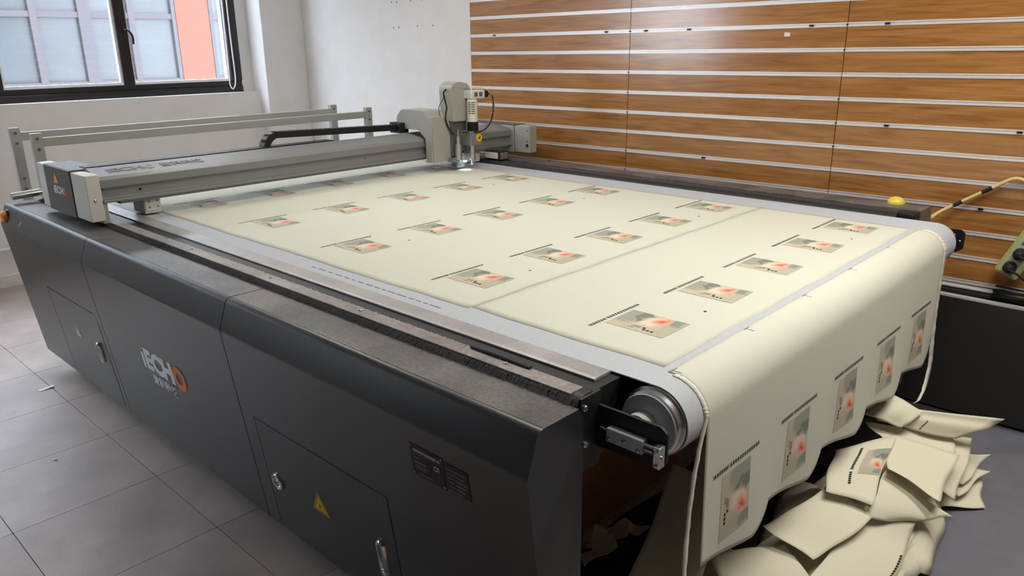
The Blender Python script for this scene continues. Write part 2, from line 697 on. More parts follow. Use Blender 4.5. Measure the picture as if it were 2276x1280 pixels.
# screws at joints and small hooks left in the inserts
hook_me = MB().box(-0.011, 0.011, -0.006, 0.0, -0.005, 0.005).mesh('slat_screw')
for (x, k) in [(-2.867, 10), (-2.867, 8), (-2.867, 7), (-2.867, 6), (-2.867, 4), (-2.867, 3), (-1.535, 10), (-1.535, 9), (-1.535, 7), (-1.535, 6), (-1.535, 5),
               (-2.75, 10), (-2.45, 10), (-4.05, 10), (-1.72, 10), (-1.34, 10), (-3.52, 3), (-2.30, 4), (-1.28, 6), (-0.70, 6), (-0.69, 10), (-0.80, 3), (-3.05, 10)]:
    z = SLAT0 + k * PITCH + TILT * (x + 1.5) - 0.0005
    h = put('slat_screw', hook_me, 'black', wall_right, Vector((x, YW - 0.0225, z)) - wo)
    if abs(x + 2.867) < 0.01 or abs(x + 1.535) < 0.01:
        h.scale = (0.35, 1, 0.7)
# small white sticker, dried plaster nail holes
obj('price_sticker', MB().box(-1.866, -1.834, YW - 0.0205, YW - 0.0195, 1.783, 1.803), 'white_paint', wall_right)
hole_me = MB().cyl((0, 0, 0), (0, -0.003, 0), 0.006, n=8).mesh('nail_hole')
for (x, z) in [(-5.241, 2.098), (-5.172, 2.096), (-4.996, 2.097), (-4.864, 2.1), (-5.23, 1.899), (-5.16, 1.9), (-4.927, 1.906), (-4.738, 1.906)]:
    put('nail_hole', hole_me, 'skirting', wall_right, Vector((x, YW, z)) - wo)
obj('wall_base_panel', MB().box(-4.3, 2.46, YW - 0.03, YW, 0.0, 0.575), 'dark_base', wall_right)
obj('base_trim', MB().prism([(YW - 0.034, 0.575), (YW - 0.034, 0.582), (YW - 0.028, 0.586), (YW - 0.028, 0.592), (YW, 0.592), (YW, 0.575)], 'x', -4.3, 2.46), 'alu', wall_right)

# window wall
WX = -6.85
WY0, WY1 = -4.60, 3.66
WZ0, WZ1 = 1.365, 2.72
mb = MB()
mb.box(-7.15, -6.72, -5.4, YW, 0, WZ0)
mb.box(-7.15, -6.72, -5.4, YW, WZ1, CEIL)
mb.box(-7.15, -6.72, -5.4, WY0, WZ0, WZ1)
mb.box(-7.15, -6.835, WY1, YW, WZ0, WZ1)
wall_back = struct(obj('wall_back', mb, 'white_wall'))
pier = struct(obj('wall_pier', MB().box(-6.84, -6.57, 3.765, YW, 0, CEIL), 'white_wall', bevel=0.006))
bb = struct(obj('baseboard_back', MB().box(-6.72, -6.70, -5.4, 3.765, 0.0, 0.09), 'white_wall'))
pipe = obj('heating_pipe', MB().cyl((-6.66, -4.3, 0.30), (-6.66, 3.70, 0.30), 0.016, n=14), 'off_white', sm=True)
tag(pipe, 'white heating pipe running low along the wall under the window', 'pipe')
for y in (-2.5, 0.2, 1.9, 3.5):
    obj('pipe_bracket', MB().box(-6.72, -6.64, y - 0.01, y + 0.01, 0.29, 0.31), 'off_white', pipe)
struct(obj('wall_left', MB().box(-7.2, 5.2, -5.6, -5.4, 0, CEIL), 'grey_wall'))
struct(obj('wall_front', MB().box(5.0, 5.2, -5.6, 4.6, 0, CEIL), 'grey_wall'))
struct(obj('ceiling', MB().box(-7.2, 5.2, -5.6, 4.6, CEIL, CEIL + 0.15), 'ceiling'))

win = struct(thing('window_1', 'dark framed sliding window', 'window', (WX, (WY0 + WY1) / 2, WZ0)))
del win['label']
del win['category']
fr = MB()
fr.box(WX - 0.06, WX + 0.03, WY0, WY1, WZ0, WZ0 + 0.055)
fr.box(WX - 0.06, WX + 0.015, WY0, WY1, WZ0 + 0.055, WZ0 + 0.10)
fr.box(WX - 0.06, WX + 0.03, WY0, WY1, WZ1 - 0.09, WZ1)
fr.box(WX - 0.06, WX + 0.03, WY1 - 0.11, WY1, WZ0 + 0.1, WZ1 - 0.09)
fr.box(WX - 0.06, WX + 0.03, WY0, WY0 + 0.11, WZ0 + 0.1, WZ1 - 0.09)
obj('window_frame', fr, 'frame_black', win, bevel=0.004)
YM = [3.55, 2.648, 1.68, 0.72, -0.24, -1.20, -2.16, -3.12, -4.49]
for q in range(8):
    y1, y0 = YM[q], YM[q + 1]
    if q < 7:
        obj('mullion', MB().box(WX - 0.05, WX + 0.02, y0 - 0.045, y0 + 0.045, WZ0 + 0.1, WZ1 - 0.09), 'frame_black', win, bevel=0.004)
    a = y0 + (0.045 if q < 7 else 0)
    b = y1 - (0.045 if q > 0 else 0)
    s = MB()
    s.box(WX - 0.03, WX + 0.012, a, b, WZ0 + 0.1, WZ0 + 0.122)
    s.box(WX - 0.03, WX + 0.005, a, a + 0.012, WZ0 + 0.122, WZ1 - 0.09)
    s.box(WX - 0.03, WX + 0.005, b - 0.018, b, WZ0 + 0.122, WZ1 - 0.09)
    bead = obj('window_bead', s, 'sash_white', win)
    obj('pane', MB().box(WX - 0.022, WX - 0.018, a + 0.012, b - 0.018, WZ0 + 0.122, WZ1 - 0.09), 'glass', bead)
hd = MB()
hd.tube(catmull([(WX + 0.02, 2.665, 1.90), (WX + 0.05, 2.67, 1.905), (WX + 0.055, 2.695, 1.89), (WX + 0.05, 2.715, 1.85), (WX + 0.045, 2.715, 1.79)], 5), 0.009, 8)
hd.box(WX + 0.018, WX + 0.03, 2.65, 2.68, 1.86, 1.94)
obj('window_handle', hd, 'black', win, sm=True)
cord = tag(obj('blind_loop', MB().tube(catmull([(WX + 0.06, 3.575, 2.7), (WX + 0.06, 3.572, 1.9), (WX + 0.06, 3.575, 1.5), (WX + 0.06, 3.555, 1.41), (WX + 0.06, 3.53, 1.40), (WX + 0.06, 3.515, 1.45),
                                             (WX + 0.06, 3.52, 1.6), (WX + 0.06, 3.535, 2.7)], 8), 0.006, 8), 'sash_white', sm=True),
           'looped white blind cord hanging beside the right window jamb', 'cable')

# opposite building seen through the window
bld = thing('building', 'opposite building with grey framed windows and a salmon pilaster', 'building', (-11.2, 4.0, -3.0))
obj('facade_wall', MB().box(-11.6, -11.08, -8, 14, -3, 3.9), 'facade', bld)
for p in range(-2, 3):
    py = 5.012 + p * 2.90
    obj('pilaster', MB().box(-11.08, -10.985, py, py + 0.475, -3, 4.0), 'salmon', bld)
for row in range(-1, 1):
    zb = 1.34 + row * 2.75
    zt = zb + 2.05
    if zb < -2.5:
        continue
    for p in range(-2, 3):
        y1 = 5.012 + p * 2.90
        y0 = y1 - 2.42
        wf = MB()
        wf.box(-11.08, -11.0, y0, y1, zb - 0.035, zb + 0.02)
        wf.box(-11.08, -11.0, y0, y1, zt - 0.05, zt)
        wf.box(-11.08, -11.0, y0, y1, zb + 0.80, zb + 0.87)
        for yy, ww in ((y1 - 0.03, 0.05), (y1 - 0.60, 0.08), (y1 - 1.18, 0.15), (y1 - 1.77, 0.08), (y0 + 0.03, 0.05)):
            wf.box(-11.08, -10.99, yy - ww / 2, yy + ww / 2, zb, zt)
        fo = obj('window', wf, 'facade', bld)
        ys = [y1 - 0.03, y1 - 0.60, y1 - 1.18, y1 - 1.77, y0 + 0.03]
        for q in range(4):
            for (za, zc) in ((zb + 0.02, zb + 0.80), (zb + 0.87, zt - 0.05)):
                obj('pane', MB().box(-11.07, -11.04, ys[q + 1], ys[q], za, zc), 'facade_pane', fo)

# ceiling lamps (above the frame)
for n_, (lx, ly) in enumerate(LAMPS):
    lp = thing('ceiling_lamp', 'white ceiling panel lamp above ' + ['the gantry', 'the middle of the cutting table', 'the roller end of the table', 'the heap beside the slat wall'][n_], 'lamp', (lx, ly, CEIL - 0.06), 'ceiling panel lamps')
    body = MB()
    body.box(lx - 0.62, lx + 0.62, ly - 0.17, ly + 0.17, CEIL - 0.03, CEIL)
    obj('housing', body, 'lamp_body', lp)
    obj('diffuser', MB().box(lx - 0.6, lx + 0.6, ly - 0.15, ly + 0.15, CEIL - 0.06, CEIL - 0.03), 'diffuser', lp)

# ================================================================== CUTTING TABLE
ZB = 0.99
T = thing('cutting_table', 'long black digital cutting table with a pale felt conveyor belt', 'machine', (-2.7, 2.55, 0.0))
# carcass
body = MB()
body.box(-4.62, -1.95, 1.20, 3.85, 0.09, 0.86)
obj('carcass', body, 'black', T)
deck = MB()
deck.box(-4.62, -0.96, 1.30, 3.74, 0.90, 0.983)
obj('deck', deck, 'black', T)
for (fx, fy) in ((-4.4, 1.35), (-4.4, 3.7), (-2.1, 1.35), (-2.1, 3.7), (-1.1, 1.215), (-1.1, 3.86)):
    obj('foot', MB().lathe((fx, fy, 0.0), (0, 0, 1), [(0, 0.04), (0.02, 0.04), (0.03, 0.012), (0.115, 0.012)], 14), 'steel', T, sm=True)

# near side covers (three panels with a faceted profile)
YC, ZC, YB_, ZB_ = 1.052, 0.866, 1.147, 0.11
FN = Vector((0, -(ZC - ZB_), -(YB_ - YC))).normalized()      # lower face outward normal
FU = Vector((0, YC - YB_, ZC - ZB_)).normalized()            # up along lower face


def face(x, z, off=0.0):
    t = (z - ZB_) / (ZC - ZB_)
    return Vector((x, YB_ + (YC - YB_) * t, z)) + FN * off


def cover(x0, x1):
    prof = [(1.228, 0.970), (1.088, 0.970), (YC, ZC), (YB_, ZB_), (1.20, ZB_), (1.245, 0.14), (1.245, 0.95)]
    prof = rounded(prof, [0, 0.016, 0.006, 0.004, 0, 0, 0], 4)
    o = obj('side_cover', MB().prism(prof, 'x', x0, x1), 'charcoal', T, sm=True)
    # separate dusty top skin
    obj('cover_top', MB().box(x0 + 0.0005, x1 - 0.0005, 1.106, 1.2275, 0.9695, 0.9708), 'charcoal_top', o)
    return o


cov_far = cover(-4.73, -3.5535)
cov_mid = cover(-3.5490, -2.3005)
cov_near = cover(-2.2960, -0.943)
obj('seam_backing', MB().prism([(1.224, 0.966), (1.092, 0.966), (YC + 0.005, ZC), (YB_ + 0.004, ZB_ + 0.003), (1.20, ZB_ + 0.003), (1.24, 0.15), (1.24, 0.945)], 'x', -4.72, -0.95), 'black_rubber', T)


def polyline_seam(pts, parent, w=0.0022):
    mb = MB()
    for (xa, za), (xb, zb) in zip(pts[:-1], pts[1:]):
        a = face(xa, za, 0.0004)
        b = face(xb, zb, 0.0004)
        d = (b - a).normalized()
        s = d.cross(FN).normalized() * w
        mb.add([a - s, b - s, b + s, a + s, a - s - FN * 0.002, b - s - FN * 0.002, b + s - FN * 0.002, a + s - FN * 0.002],
               [(0, 1, 2, 3), (7, 6, 5, 4), (0, 4, 5, 1), (1, 5, 6, 2), (2, 6, 7, 3), (3, 7, 4, 0)])
    return obj('door_seam', mb, 'black_rubber', parent)


def door(parent, x0, x1, zt, zb):
    a, b, c, d = face(x0, zb, 0.0006), face(x1, zb, 0.0006), face(x1, zt, 0.0006), face(x0, zt, 0.0006)
    k = FN * 0.003
    o = obj('access_door', MB().add([a, b, c, d, a - k, b - k, c - k, d - k],
            [(0, 1, 2, 3), (7, 6, 5, 4), (0, 4, 5, 1), (1, 5, 6, 2), (2, 6, 7, 3), (3, 7, 4, 0)]), 'charcoal', parent)
    return o


def pull_handle(parent, x, z0, z1):
    mb = MB()
    n = 10
    ring = []
    h = (z1 - z0) / 2
    w = 0.019
    zc = (z0 + z1) / 2
    out = []
    for (off, sc) in ((0.0, 1.0), (0.008, 1.0), (0.012, 0.86), (0.012, 0.62), (0.006, 0.55)):
        loop = []
        for i in range(24):
            a = 2 * PI * i / 24
            cx = math.cos(a) * w * sc
            cz = math.sin(a) * w * sc + (h - w) * (1 if math.sin(a) > 0 else -1) * (1 if sc > 0.9 else (0.97 if sc > 0.8 else 0.9))
            loop.append(face(x, zc, off) + Vector((cx, 0, 0)) + FU * cz)
        out.append(loop)
    vs = [p for l in out for p in l]
    fs = []
    for j in range(len(out) - 1):
        for i in range(24):
            fs.append((j * 24 + i, j * 24 + (i + 1) % 24, (j + 1) * 24 + (i + 1) % 24, (j + 1) * 24 + i))
    fs.append(tuple(range((len(out) - 1) * 24, len(out) * 24)))
    mb.add(vs, fs)
    o = obj('door_handle', mb, 'chrome', parent, sm=True)
    return o


def lock_ring(parent, x, z, r):
    c = face(x, z, 0)
    obj('cam_lock', MB().lathe(c, FN, [(0, r), (0.006, r), (0.009, r * 0.92), (0.009, r * 0.78), (0.004, r * 0.72), (0.004, r * 0.2), (0.007, r * 0.12)], 26), 'chrome', parent, sm=True)


def warning(parent, x, z, size, mat='yellow'):
    c = face(x, z, 0.0008)
    p = [c + Vector((-size * 0.55, 0, 0)) - FU * size * 0.45, c + Vector((size * 0.55, 0, 0)) - FU * size * 0.45, c + FU * size * 0.55]
    q = [v + FN * 0.0008 for v in p]
    obj('warning_sticker', MB().add(p + q, [(0, 1, 2), (5, 4, 3), (0, 3, 4, 1), (1, 4, 5, 2), (2, 5, 3, 0)]), mat, parent)
    # thin black border and flash mark
    m2 = MB()
    cc = sum(q, Vector()) / 3
    for i in range(3):
        a, b = q[i], q[(i + 1) % 3]
        a1, b1 = a.lerp(cc, 0.16), b.lerp(cc, 0.16)
        a2, b2 = a.lerp(cc, 0.26), b.lerp(cc, 0.26)
        e = FN * 0.0004
        m2.add([a1 + e, b1 + e, b2 + e, a2 + e], [(0, 1, 2, 3)])
    f1 = cc + FN * 0.0004
    m2.add([f1 + FU * size * 0.14, f1 + Vector((size * 0.05, 0, 0)), f1 - FU * size * 0.14, f1 - Vector((size * 0.05, 0, 0))], [(0, 1, 2, 3)])
    obj('sticker_print', m2, 'black', parent)


polyline_seam([(-4.255, 0.602), (-3.640, 0.602), (-3.600, 0.56), (-3.600, 0.13)], cov_far, 0.0032)
polyline_seam([(-4.255, 0.602), (-4.255, 0.13)], cov_far, 0.0032)
door(cov_far, -4.25, -3.605, 0.597, 0.13)
pull_handle(cov_far, -3.690, 0.335, 0.445)
warning(cov_far, -3.970, 0.425, 0.07, 'pale_sticker')
# crescent scuff near the far top corner and orange button at the far end
obj('button', MB().lathe((-4.66, 1.083, 0.915), (0, -1, -0.1), [(0, 0.026), (0.012, 0.026), (0.016, 0.03), (0.034, 0.03), (0.040, 0.024)], 18), 'orange', cov_far, sm=True)
obj('button_collar', MB().lathe((-4.66, 1.085, 0.915), (0, -1, -0.1), [(0, 0.034), (0.016, 0.034)], 18), 'black', cov_far, sm=True)
arc = MB()
for i in range(10):
    a = PI * (0.45 + 0.55 * i / 9)
    p = Vector((-4.40, 1.068, 0.885)) + Vector((math.cos(a) * 0.035, 0, math.sin(a) * 0.035))
    p.y = YC + (p.z - ZC) / (0.97 - ZC) * (1.088 - YC) - 0.0015
    arc.v.append(tuple(p))
    p2 = p + Vector((0.010 * math.sin(PI * i / 9), 0, 0))
    arc.v.append(tuple(p2))
arc.f = [(2 * i, 2 * i + 2, 2 * i + 3, 2 * i + 1) for i in range(9)]
obj('scuff', arc, 'white_paint', cov_far)

# middle cover lettering
FR_ = (1, 0, 0)
lg = fit_text(text_mesh('\u0131', 0.1, 0.0006, 0.006), 0.024, 0.074)
place('lettering', lg, 'white_paint', cov_mid, face(-3.140, 0.480, 0.001), FR_, FU)
lg = fit_text(text_mesh('ECH', 0.1, 0.0006, 0.006), 0.262, 0.102)
place('lettering', lg, 'white_paint', cov_mid, face(-3.108, 0.480, 0.001), FR_, FU)
lg = fit_text(text_mesh('O', 0.1, 0.0006, 0.006), 0.112, 0.110)
place('lettering', lg, 'orange', cov_mid, face(-2.846, 0.473, 0.0013), FR_, FU)
obj('lettering', MB().add([face(-3.140, 0.566, 0.001), face(-3.116, 0.566, 0.001), face(-3.116, 0.584, 0.001), face(-3.140, 0.584, 0.001)], [(0, 1, 2, 3)]), 'orange', cov_mid)
lg = fit_text(text_mesh('爱科科技', 0.1, 0.0006, 0.003), 0.235, 0.050)
place('lettering', lg, 'white_paint', cov_mid, face(-3.085, 0.418, 0.001), FR_, FU)

# near cover: door, lock, handle, sticker, rating plates
polyline_seam([(-2.213, 0.567), (-1.497, 0.567), (-1.497, 0.13)], cov_near)
polyline_seam([(-2.213, 0.567), (-2.213, 0.13)], cov_near)
door(cov_near, -2.209, -1.501, 0.563, 0.13)
lock_ring(cov_near, -2.150, 0.333, 0.032)
pull_handle(cov_near, -1.570, 0.245, 0.385)
warning(cov_near, -1.890, 0.362, 0.082)


def rating_plate(x0, x1, z0, z1, title):
    k = 0.0015
    a, b, c, d = face(x0, z0, k), face(x1, z0, k), face(x1, z1, k), face(x0, z1, k)
    e = FN * 0.0015
    pl = obj('rating_plate', MB().add([a, b, c, d, a - e, b - e, c - e, d - e],
             [(0, 1, 2, 3), (7, 6, 5, 4), (0, 4, 5, 1), (1, 5, 6, 2), (2, 6, 7, 3), (3, 7, 4, 0)]), 'black_rubber', cov_near)
    mk = MB()
    o = 0.0018

    def bar(xa, xb, za, zb):
        mk.add([face(xa, za, o), face(xb, za, o), face(xb, zb, o), face(xa, zb, o)], [(0, 1, 2, 3)])
    if title:
        for q in range(12):
            pass
        bar(x0 + 0.004, x1 - 0.004, z1 - 0.024, z1 - 0.0232)
        for (xa, xb, zz, hh) in ((0.012, 0.035, 0.036, 0.003), (0.012, 0.055, 0.048, 0.006), (0.012, 0.062, 0.060, 0.003), (0.012, 0.055, 0.067, 0.003), (0.024, 0.074, 0.082, 0.004)):
            x = x0 + xa
            while x < x0 + xb:
                ww = random.uniform(0.002, 0.006)
                bar(x, min(x + ww, x0 + xb), z1 - zz - hh, z1 - zz)
                x += ww + 0.0012
    else:
        for q in range(6):
            z = z1 - 0.014 - q * 0.0122
            x = x0 + 0.005
            while x < x0 + 0.028:
                ww = random.uniform(0.002, 0.004)
                bar(x, x + ww, z - 0.004, z)
                x += ww + 0.0012
            x = x0 + 0.034
            while x < x0 + 0.034 + [0.036, 0.028, 0.04, 0.038, 0.032, 0.018][q]:
                ww = random.uniform(0.002, 0.005)
                bar(x, x + ww, z - 0.004, z)
                x += ww + 0.001
            bar(x0 + 0.032, x1 - 0.004, z - 0.0062, z - 0.0056)
    obj('plate_print', mk, 'ink_grey', cov_near)
    if title:
        t = fit_text(text_mesh('杭州爱科科技股份有限公司', 0.02, 0.0002), 0.098, 0.009)
        place('plate_print', t, 'white_paint', cov_near, face(x0 + 0.013, z1 - 0.020, 0.0018), FR_, FU)
        t = fit_text(text_mesh('CE', 0.02, 0.0002), 0.020, 0.015)
        place('plate_print', t, 'white_paint', cov_near, face(x0 + 0.086, z1 - 0.050, 0.0018), FR_, FU)
        for (rx, rz) in ((0.005, -0.006), (0.119, -0.006), (0.005, -0.086), (0.119, -0.086)):
            obj('rivet', MB().lathe(face(x0 + rx, z1 + rz, 0.001), FN, [(0, 0.003), (0.0015, 0.003), (0.0025, 0.0015)], 10), 'steel', cov_near)


rating_plate(-1.346, -1.222, 0.716, 0.809, True)
rating_plate(-1.216, -1.136, 0.722, 0.803, False)

# brush between cover and rail strip
X0, X1 = -4.66, -0.965
obj('brush_strip', MB().prism([(1.226, 0.960), (1.256, 0.974), (1.256, 0.950), (1.226, 0.950)], 'x', X0, X1), 'bristle', T)
br = MB()
n_br = 2600
for i in range(n_br):
    x = X0 + (X1 - X0) * (i + random.random()) / n_br
    dx = random.uniform(0.006, 0.02)
    y0 = 1.257
    z0 = 0.9815 + random.uniform(-0.003, 0.001)
    y1 = 1.222 + random.uniform(-0.004, 0.006)
    z1 = 0.9725 + random.uniform(-0.001, 0.003)
    wv = 0.0009
    br.add([(x - wv, y0, z0), (x + wv, y0, z0), (x + dx + wv * 0.6, y1, z1), (x + dx - wv * 0.6, y1, z1), (x + dx * 0.5, (y0 + y1) / 2, (z0 + z1) / 2 + 0.0015)],
           [(0, 1, 4), (1, 2, 4), (2, 3, 4), (3, 0, 4)])
bo = obj('brush_bristles', br, 'bristle', T)
bo['kind'] = 'stuff'

# rail strip, recess and guard plate (near side)
obj('rail_strip', MB().prism(rounded([(1.254, 0.945), (1.254, 0.985), (1.304, 0.985), (1.304, 0.945)], [0, 0.003, 0.003, 0], 2), 'x', X0, -0.99), 'strip', T)
obj('recess_channel', MB().box(X0, -0.985, 1.300, 1.348, 0.935, 0.950), 'black_rubber', T)
obj('rail_end_cap', MB().prism(rounded([(1.236, 0.93), (1.236, 0.962), (1.262, 0.984), (1.312, 0.984), (1.312, 0.93)], [0, 0.006, 0.012, 0.012, 0], 3), 'x', -0.99, -0.962), 'black', T)
obj('guard_plate', MB().prism([(1.346, 0.9835), (1.346, 0.989), (1.357, 0.9905), (1.412, 0.9905), (1.412, 0.9835)], 'x', X0, -0.99), 'guard', T)
obj('guard_support', MB().box(X0, -0.992, 1.349, 1.411, 0.945, 0.9835), 'black_rubber', T)
scr_me = MB().lathe((0, 0, 0), (0, 0, 1), [(0, 0.006), (0.003, 0.006), (0.004, 0.004)], 10).mesh('strip_screw')
for x in (-4.2, -3.45, -2.95, -2.35, -1.83, -1.22):
    put('strip_screw', scr_me, 'steel', T, Vector((x, 1.282, 0.985)) - T.location)
obj('cable_guide', MB().tube([(-1.36, 1.298, 0.988), (-1.27, 1.297, 0.990), (-1.15, 1.297, 0.987)], 0.006, 8), 'black', T, sm=True)

lint = MB()
for i in range(700):
    t_ = random.random()
    x = -3.3 + 2.1 * t_ ** 0.8
    y = 1.302 - abs(random.gauss(0, 0.006))
    r_ = random.uniform(0.0008, 0.0028) * (1.5 if random.random() < 0.06 else 1)
    z = 0.9852
    lint.add([(x - r_, y, z), (x + r_, y - r_ * 0.6, z), (x, y + r_, z), (x + r_ * 0.3, y, z + r_ * 1.3)], [(0, 1, 3), (1, 2, 3), (2, 0, 3), (0, 2, 1)])
lo = obj('lint', lint, 'fabric_edge', T)
lo['kind'] = 'stuff'

# belt
prof = []
RX, RZ, RR = -0.859, 0.901, 0.089
outer = [(-4.62, ZB)]
for i in range(0, 25):
    a = PI / 2 - PI * i / 24
    outer.append((RX + math.cos(a) * RR, RZ + math.sin(a) * RR))
outer.append((-1.9, RZ - RR))
inner = [(-1.9, RZ - RR + 0.003)]
for i in range(0, 25):
    a = -PI / 2 + PI * i / 24
    inner.append((RX + math.cos(a) * (RR - 0.003), RZ + math.sin(a) * (RR - 0.003)))
inner.append((-4.62, ZB - 0.003))
BY0, BY1 = 1.413, 3.662
mb = MB()
n_ = len(outer)
rev = inner[::-1]
for k in range(n_ - 1):
    o0, o1, i0, i1 = outer[k], outer[k + 1], rev[k], rev[k + 1]
    mb.add([(o0[0], BY0, o0[1]), (o1[0], BY0, o1[1]), (o1[0], BY1, o1[1]), (o0[0], BY1, o0[1]),
            (i0[0], BY0, i0[1]), (i1[0], BY0, i1[1]), (i1[0], BY1, i1[1]), (i0[0], BY1, i0[1])],
           [(0, 1, 2, 3), (7, 6, 5, 4), (0, 4, 5, 1), (3, 2, 6, 7)])
me_b = mb.mesh('conveyor_belt', T.location)
bm = bmesh.new()
bm.from_mesh(me_b)
bmesh.ops.remove_doubles(bm, verts=bm.verts, dist=0.00005)
bm.to_mesh(me_b)
bm.free()
smooth(me_b, 60)
belt = put('conveyor_belt', me_b, 'belt', T)
mk = MB()
x = -2.35
while x < -1.68:
    ww = random.uniform(0.015, 0.05)
    mk.box(x, x + ww, 1.446, 1.452, ZB, ZB + 0.0004)
    x += ww + random.uniform(0.006, 0.02)
obj('belt_print', mk, 'ink_grey', belt)
# roller, hub, bearing brackets
obj('drive_roller', MB().lathe((RX, 1.385, RZ), (0, 1, 0), [(0, 0.066), (0.0, 0.076), (0.004, 0.079), (0.022, 0.079), (0.024, 0.085), (2.296, 0.085), (2.298, 0.079), (2.32, 0.079)], 48), 'steel', T, sm=True)
obj('roller_disc', MB().lathe((RX, 1.382, RZ), (0, 1, 0), [(0, 0.030), (0.0, 0.074), (0.004, 0.076)], 40), 'steel_dark', T, sm=True)
obj('hub', MB().lathe((RX - 0.012, 1.352, RZ - 0.008), (0, 1, 0), [(0, 0.028), (0.002, 0.038), (0.03, 0.038)], 26), 'off_white', T, sm=True)
BP = rounded([(-0.990, 0.955), (-0.775, 0.955), (-0.758, 0.940), (-0.758, 0.872), (-0.785, 0.852), (-0.990, 0.845)], [0.004, 0.006, 0.006, 0.006, 0.006, 0.0], 3)
nb = obj('bearing_bracket', MB().prism(BP, 'y', 1.302, 1.310), 'black', T, bevel=0.0015)
obj('bearing_bracket', MB().box(-0.992, -0.984, 1.302, 1.400, 0.845, 0.955), 'black', T, bevel=0.0015)
obj('end_flange', MB().box(-0.952, -0.944, 1.236, 1.312, 0.800, 0.99), 'black', T, bevel=0.001)
obj('frame_end', MB().box(-1.95, -0.965, 1.245, 1.40, 0.80, 0.945), 'black', T)
obj('frame_end', MB().box(-1.95, -0.965, 3.68, 3.86, 0.80, 0.945), 'black', T)
obj('tension_block', MB().box(-0.906, -0.809, 1.282, 1.302, 0.882, 0.916), 'steel_dark', nb, bevel=0.0015)
obj('tension_rod', MB().cyl((-0.93, 1.292, 0.905), (-0.906, 1.292, 0.905), 0.003, n=8), 'steel', nb)
obj('tension_rod', MB().cyl((-0.809, 1.290, 0.907), (-0.775, 1.290, 0.907), 0.0045, n=10), 'steel', nb)
obj('tension_rod', MB().cyl((-0.809, 1.290, 0.893), (-0.785, 1.290, 0.893), 0.0045, n=10), 'steel', nb)

obj('end_block', MB().box(-0.777, -0.760, 1.276, 1.300, 0.866, 0.918), 'steel', nb, bevel=0.002)
bolt_prof = [(0, 0.008), (0.004, 0.008), (0.006, 0.006), (0.006, 0.004), (0.003, 0.0035)]
small_prof = [(0, 0.0045), (0.003, 0.0045), (0.004, 0.003)]
for (x, y, z, ax, pr) in [(-0.944, 1.248, 0.965, (1, 0, 0), bolt_prof), (-0.944, 1.252, 0.872, (1, 0, 0), bolt_prof),
                          (-0.978, 1.302, 0.944, (0, -1, 0), small_prof), (-0.955, 1.302, 0.925, (0, -1, 0), small_prof), (-0.955, 1.302, 0.872, (0, -1, 0), small_prof),
                          (-0.857, 1.282, 0.899, (0, -1, 0), small_prof), (-0.897, 1.282, 0.893, (0, -1, 0), small_prof), (-0.82, 1.282, 0.890, (0, -1, 0), small_prof),
                          (-0.769, 1.276, 0.909, (0, -1, 0), small_prof), (-0.769, 1.276, 0.874, (0, -1, 0), small_prof), (-0.760, 1.285, 0.893, (1, 0, 0), small_prof)]:
    obj('bolt', MB().lathe((x, y, z), ax, pr, 14), 'steel', nb, sm=True)
# far side: guard, raised rail cover, brush tufts, outer cover
obj('guard_plate', MB().prism(rounded([(3.664, 0.95), (3.664, 0.992), (3.690, 1.010), (3.735, 1.012), (3.735, 0.95)], [0, 0.01, 0.01, 0, 0], 3), 'x', -4.6, -1.03), 'charcoal', T)
fb = MB()
for i in range(1500):
    x = -4.5 + 3.2 * (i + random.random()) / 1500
    yb = 3.735 + random.uniform(0, 0.03)
    h = random.uniform(0.010, 0.024)
    fb.add([(x - 0.0012, yb, 1.0), (x + 0.0012, yb, 1.0), (x + random.uniform(-0.006, 0.008), yb - random.uniform(0.0, 0.012), 1.0 + h)], [(0, 1, 2)])
fo = obj('brush_bristles', fb, 'bristle', T)
fo['kind'] = 'stuff'
obj('brush_strip', MB().box(-4.6, -1.03, 3.735, 3.772, 0.95, 1.002), 'bristle', T)
obj('side_cover', MB().prism(rounded([(3.772, 0.90), (3.772, 1.012), (3.925, 1.012), (3.975, 0.90), (3.90, 0.11), (3.85, 0.11)], [0, 0.004, 0.012, 0.006, 0, 0], 3), 'x', -4.70, -0.955), 'charcoal_top', T, sm=True)
obj('rail_end_cap', MB().box(-1.03, -0.957, 3.690, 3.772, 0.90, 1.010), 'black', T, bevel=0.006)
nb2 = obj('bearing_bracket', MB().prism(BP, 'y', 3.745, 3.753), 'black', T)
obj('hub', MB().cyl((RX, 3.70, RZ), (RX, 3.75, RZ), 0.034, n=20), 'black', T)
for (x, z) in ((-0.80, 0.93), (-0.80, 0.88), (-0.775, 0.905)):
    obj('bolt', MB().lathe((x, 3.745, z), (0, -1, 0), small_prof, 10), 'steel', nb2)
obj('signal_dome', MB().lathe((-1.10, 3.885, 1.012), (0, 0, 1), [(0, 0.040), (0.006, 0.040), (0.016, 0.036), (0.026, 0.026), (0.031, 0.012), (0.032, 0.003)], 22), 'yellow_dome', T, sm=True)
# far end: crossbar tube and rubber stop
obj('cross_tube', MB().cyl((-4.68, 1.115, 1.008), (-4.68, 1.36, 1.018), 0.019, n=18), 'steel', T, sm=True)
obj('end_stop', MB().box(-4.60, -4.50, 1.24, 1.30, 0.965, 1.02), 'black_rubber', T, bevel=0.01)

# ================================================================== GANTRY
G = thing('gantry', 'grey gantry beam with dark end box spanning the cutting table', 'gantry', (-3.85, 2.5, 1.0))
XG = -3.68
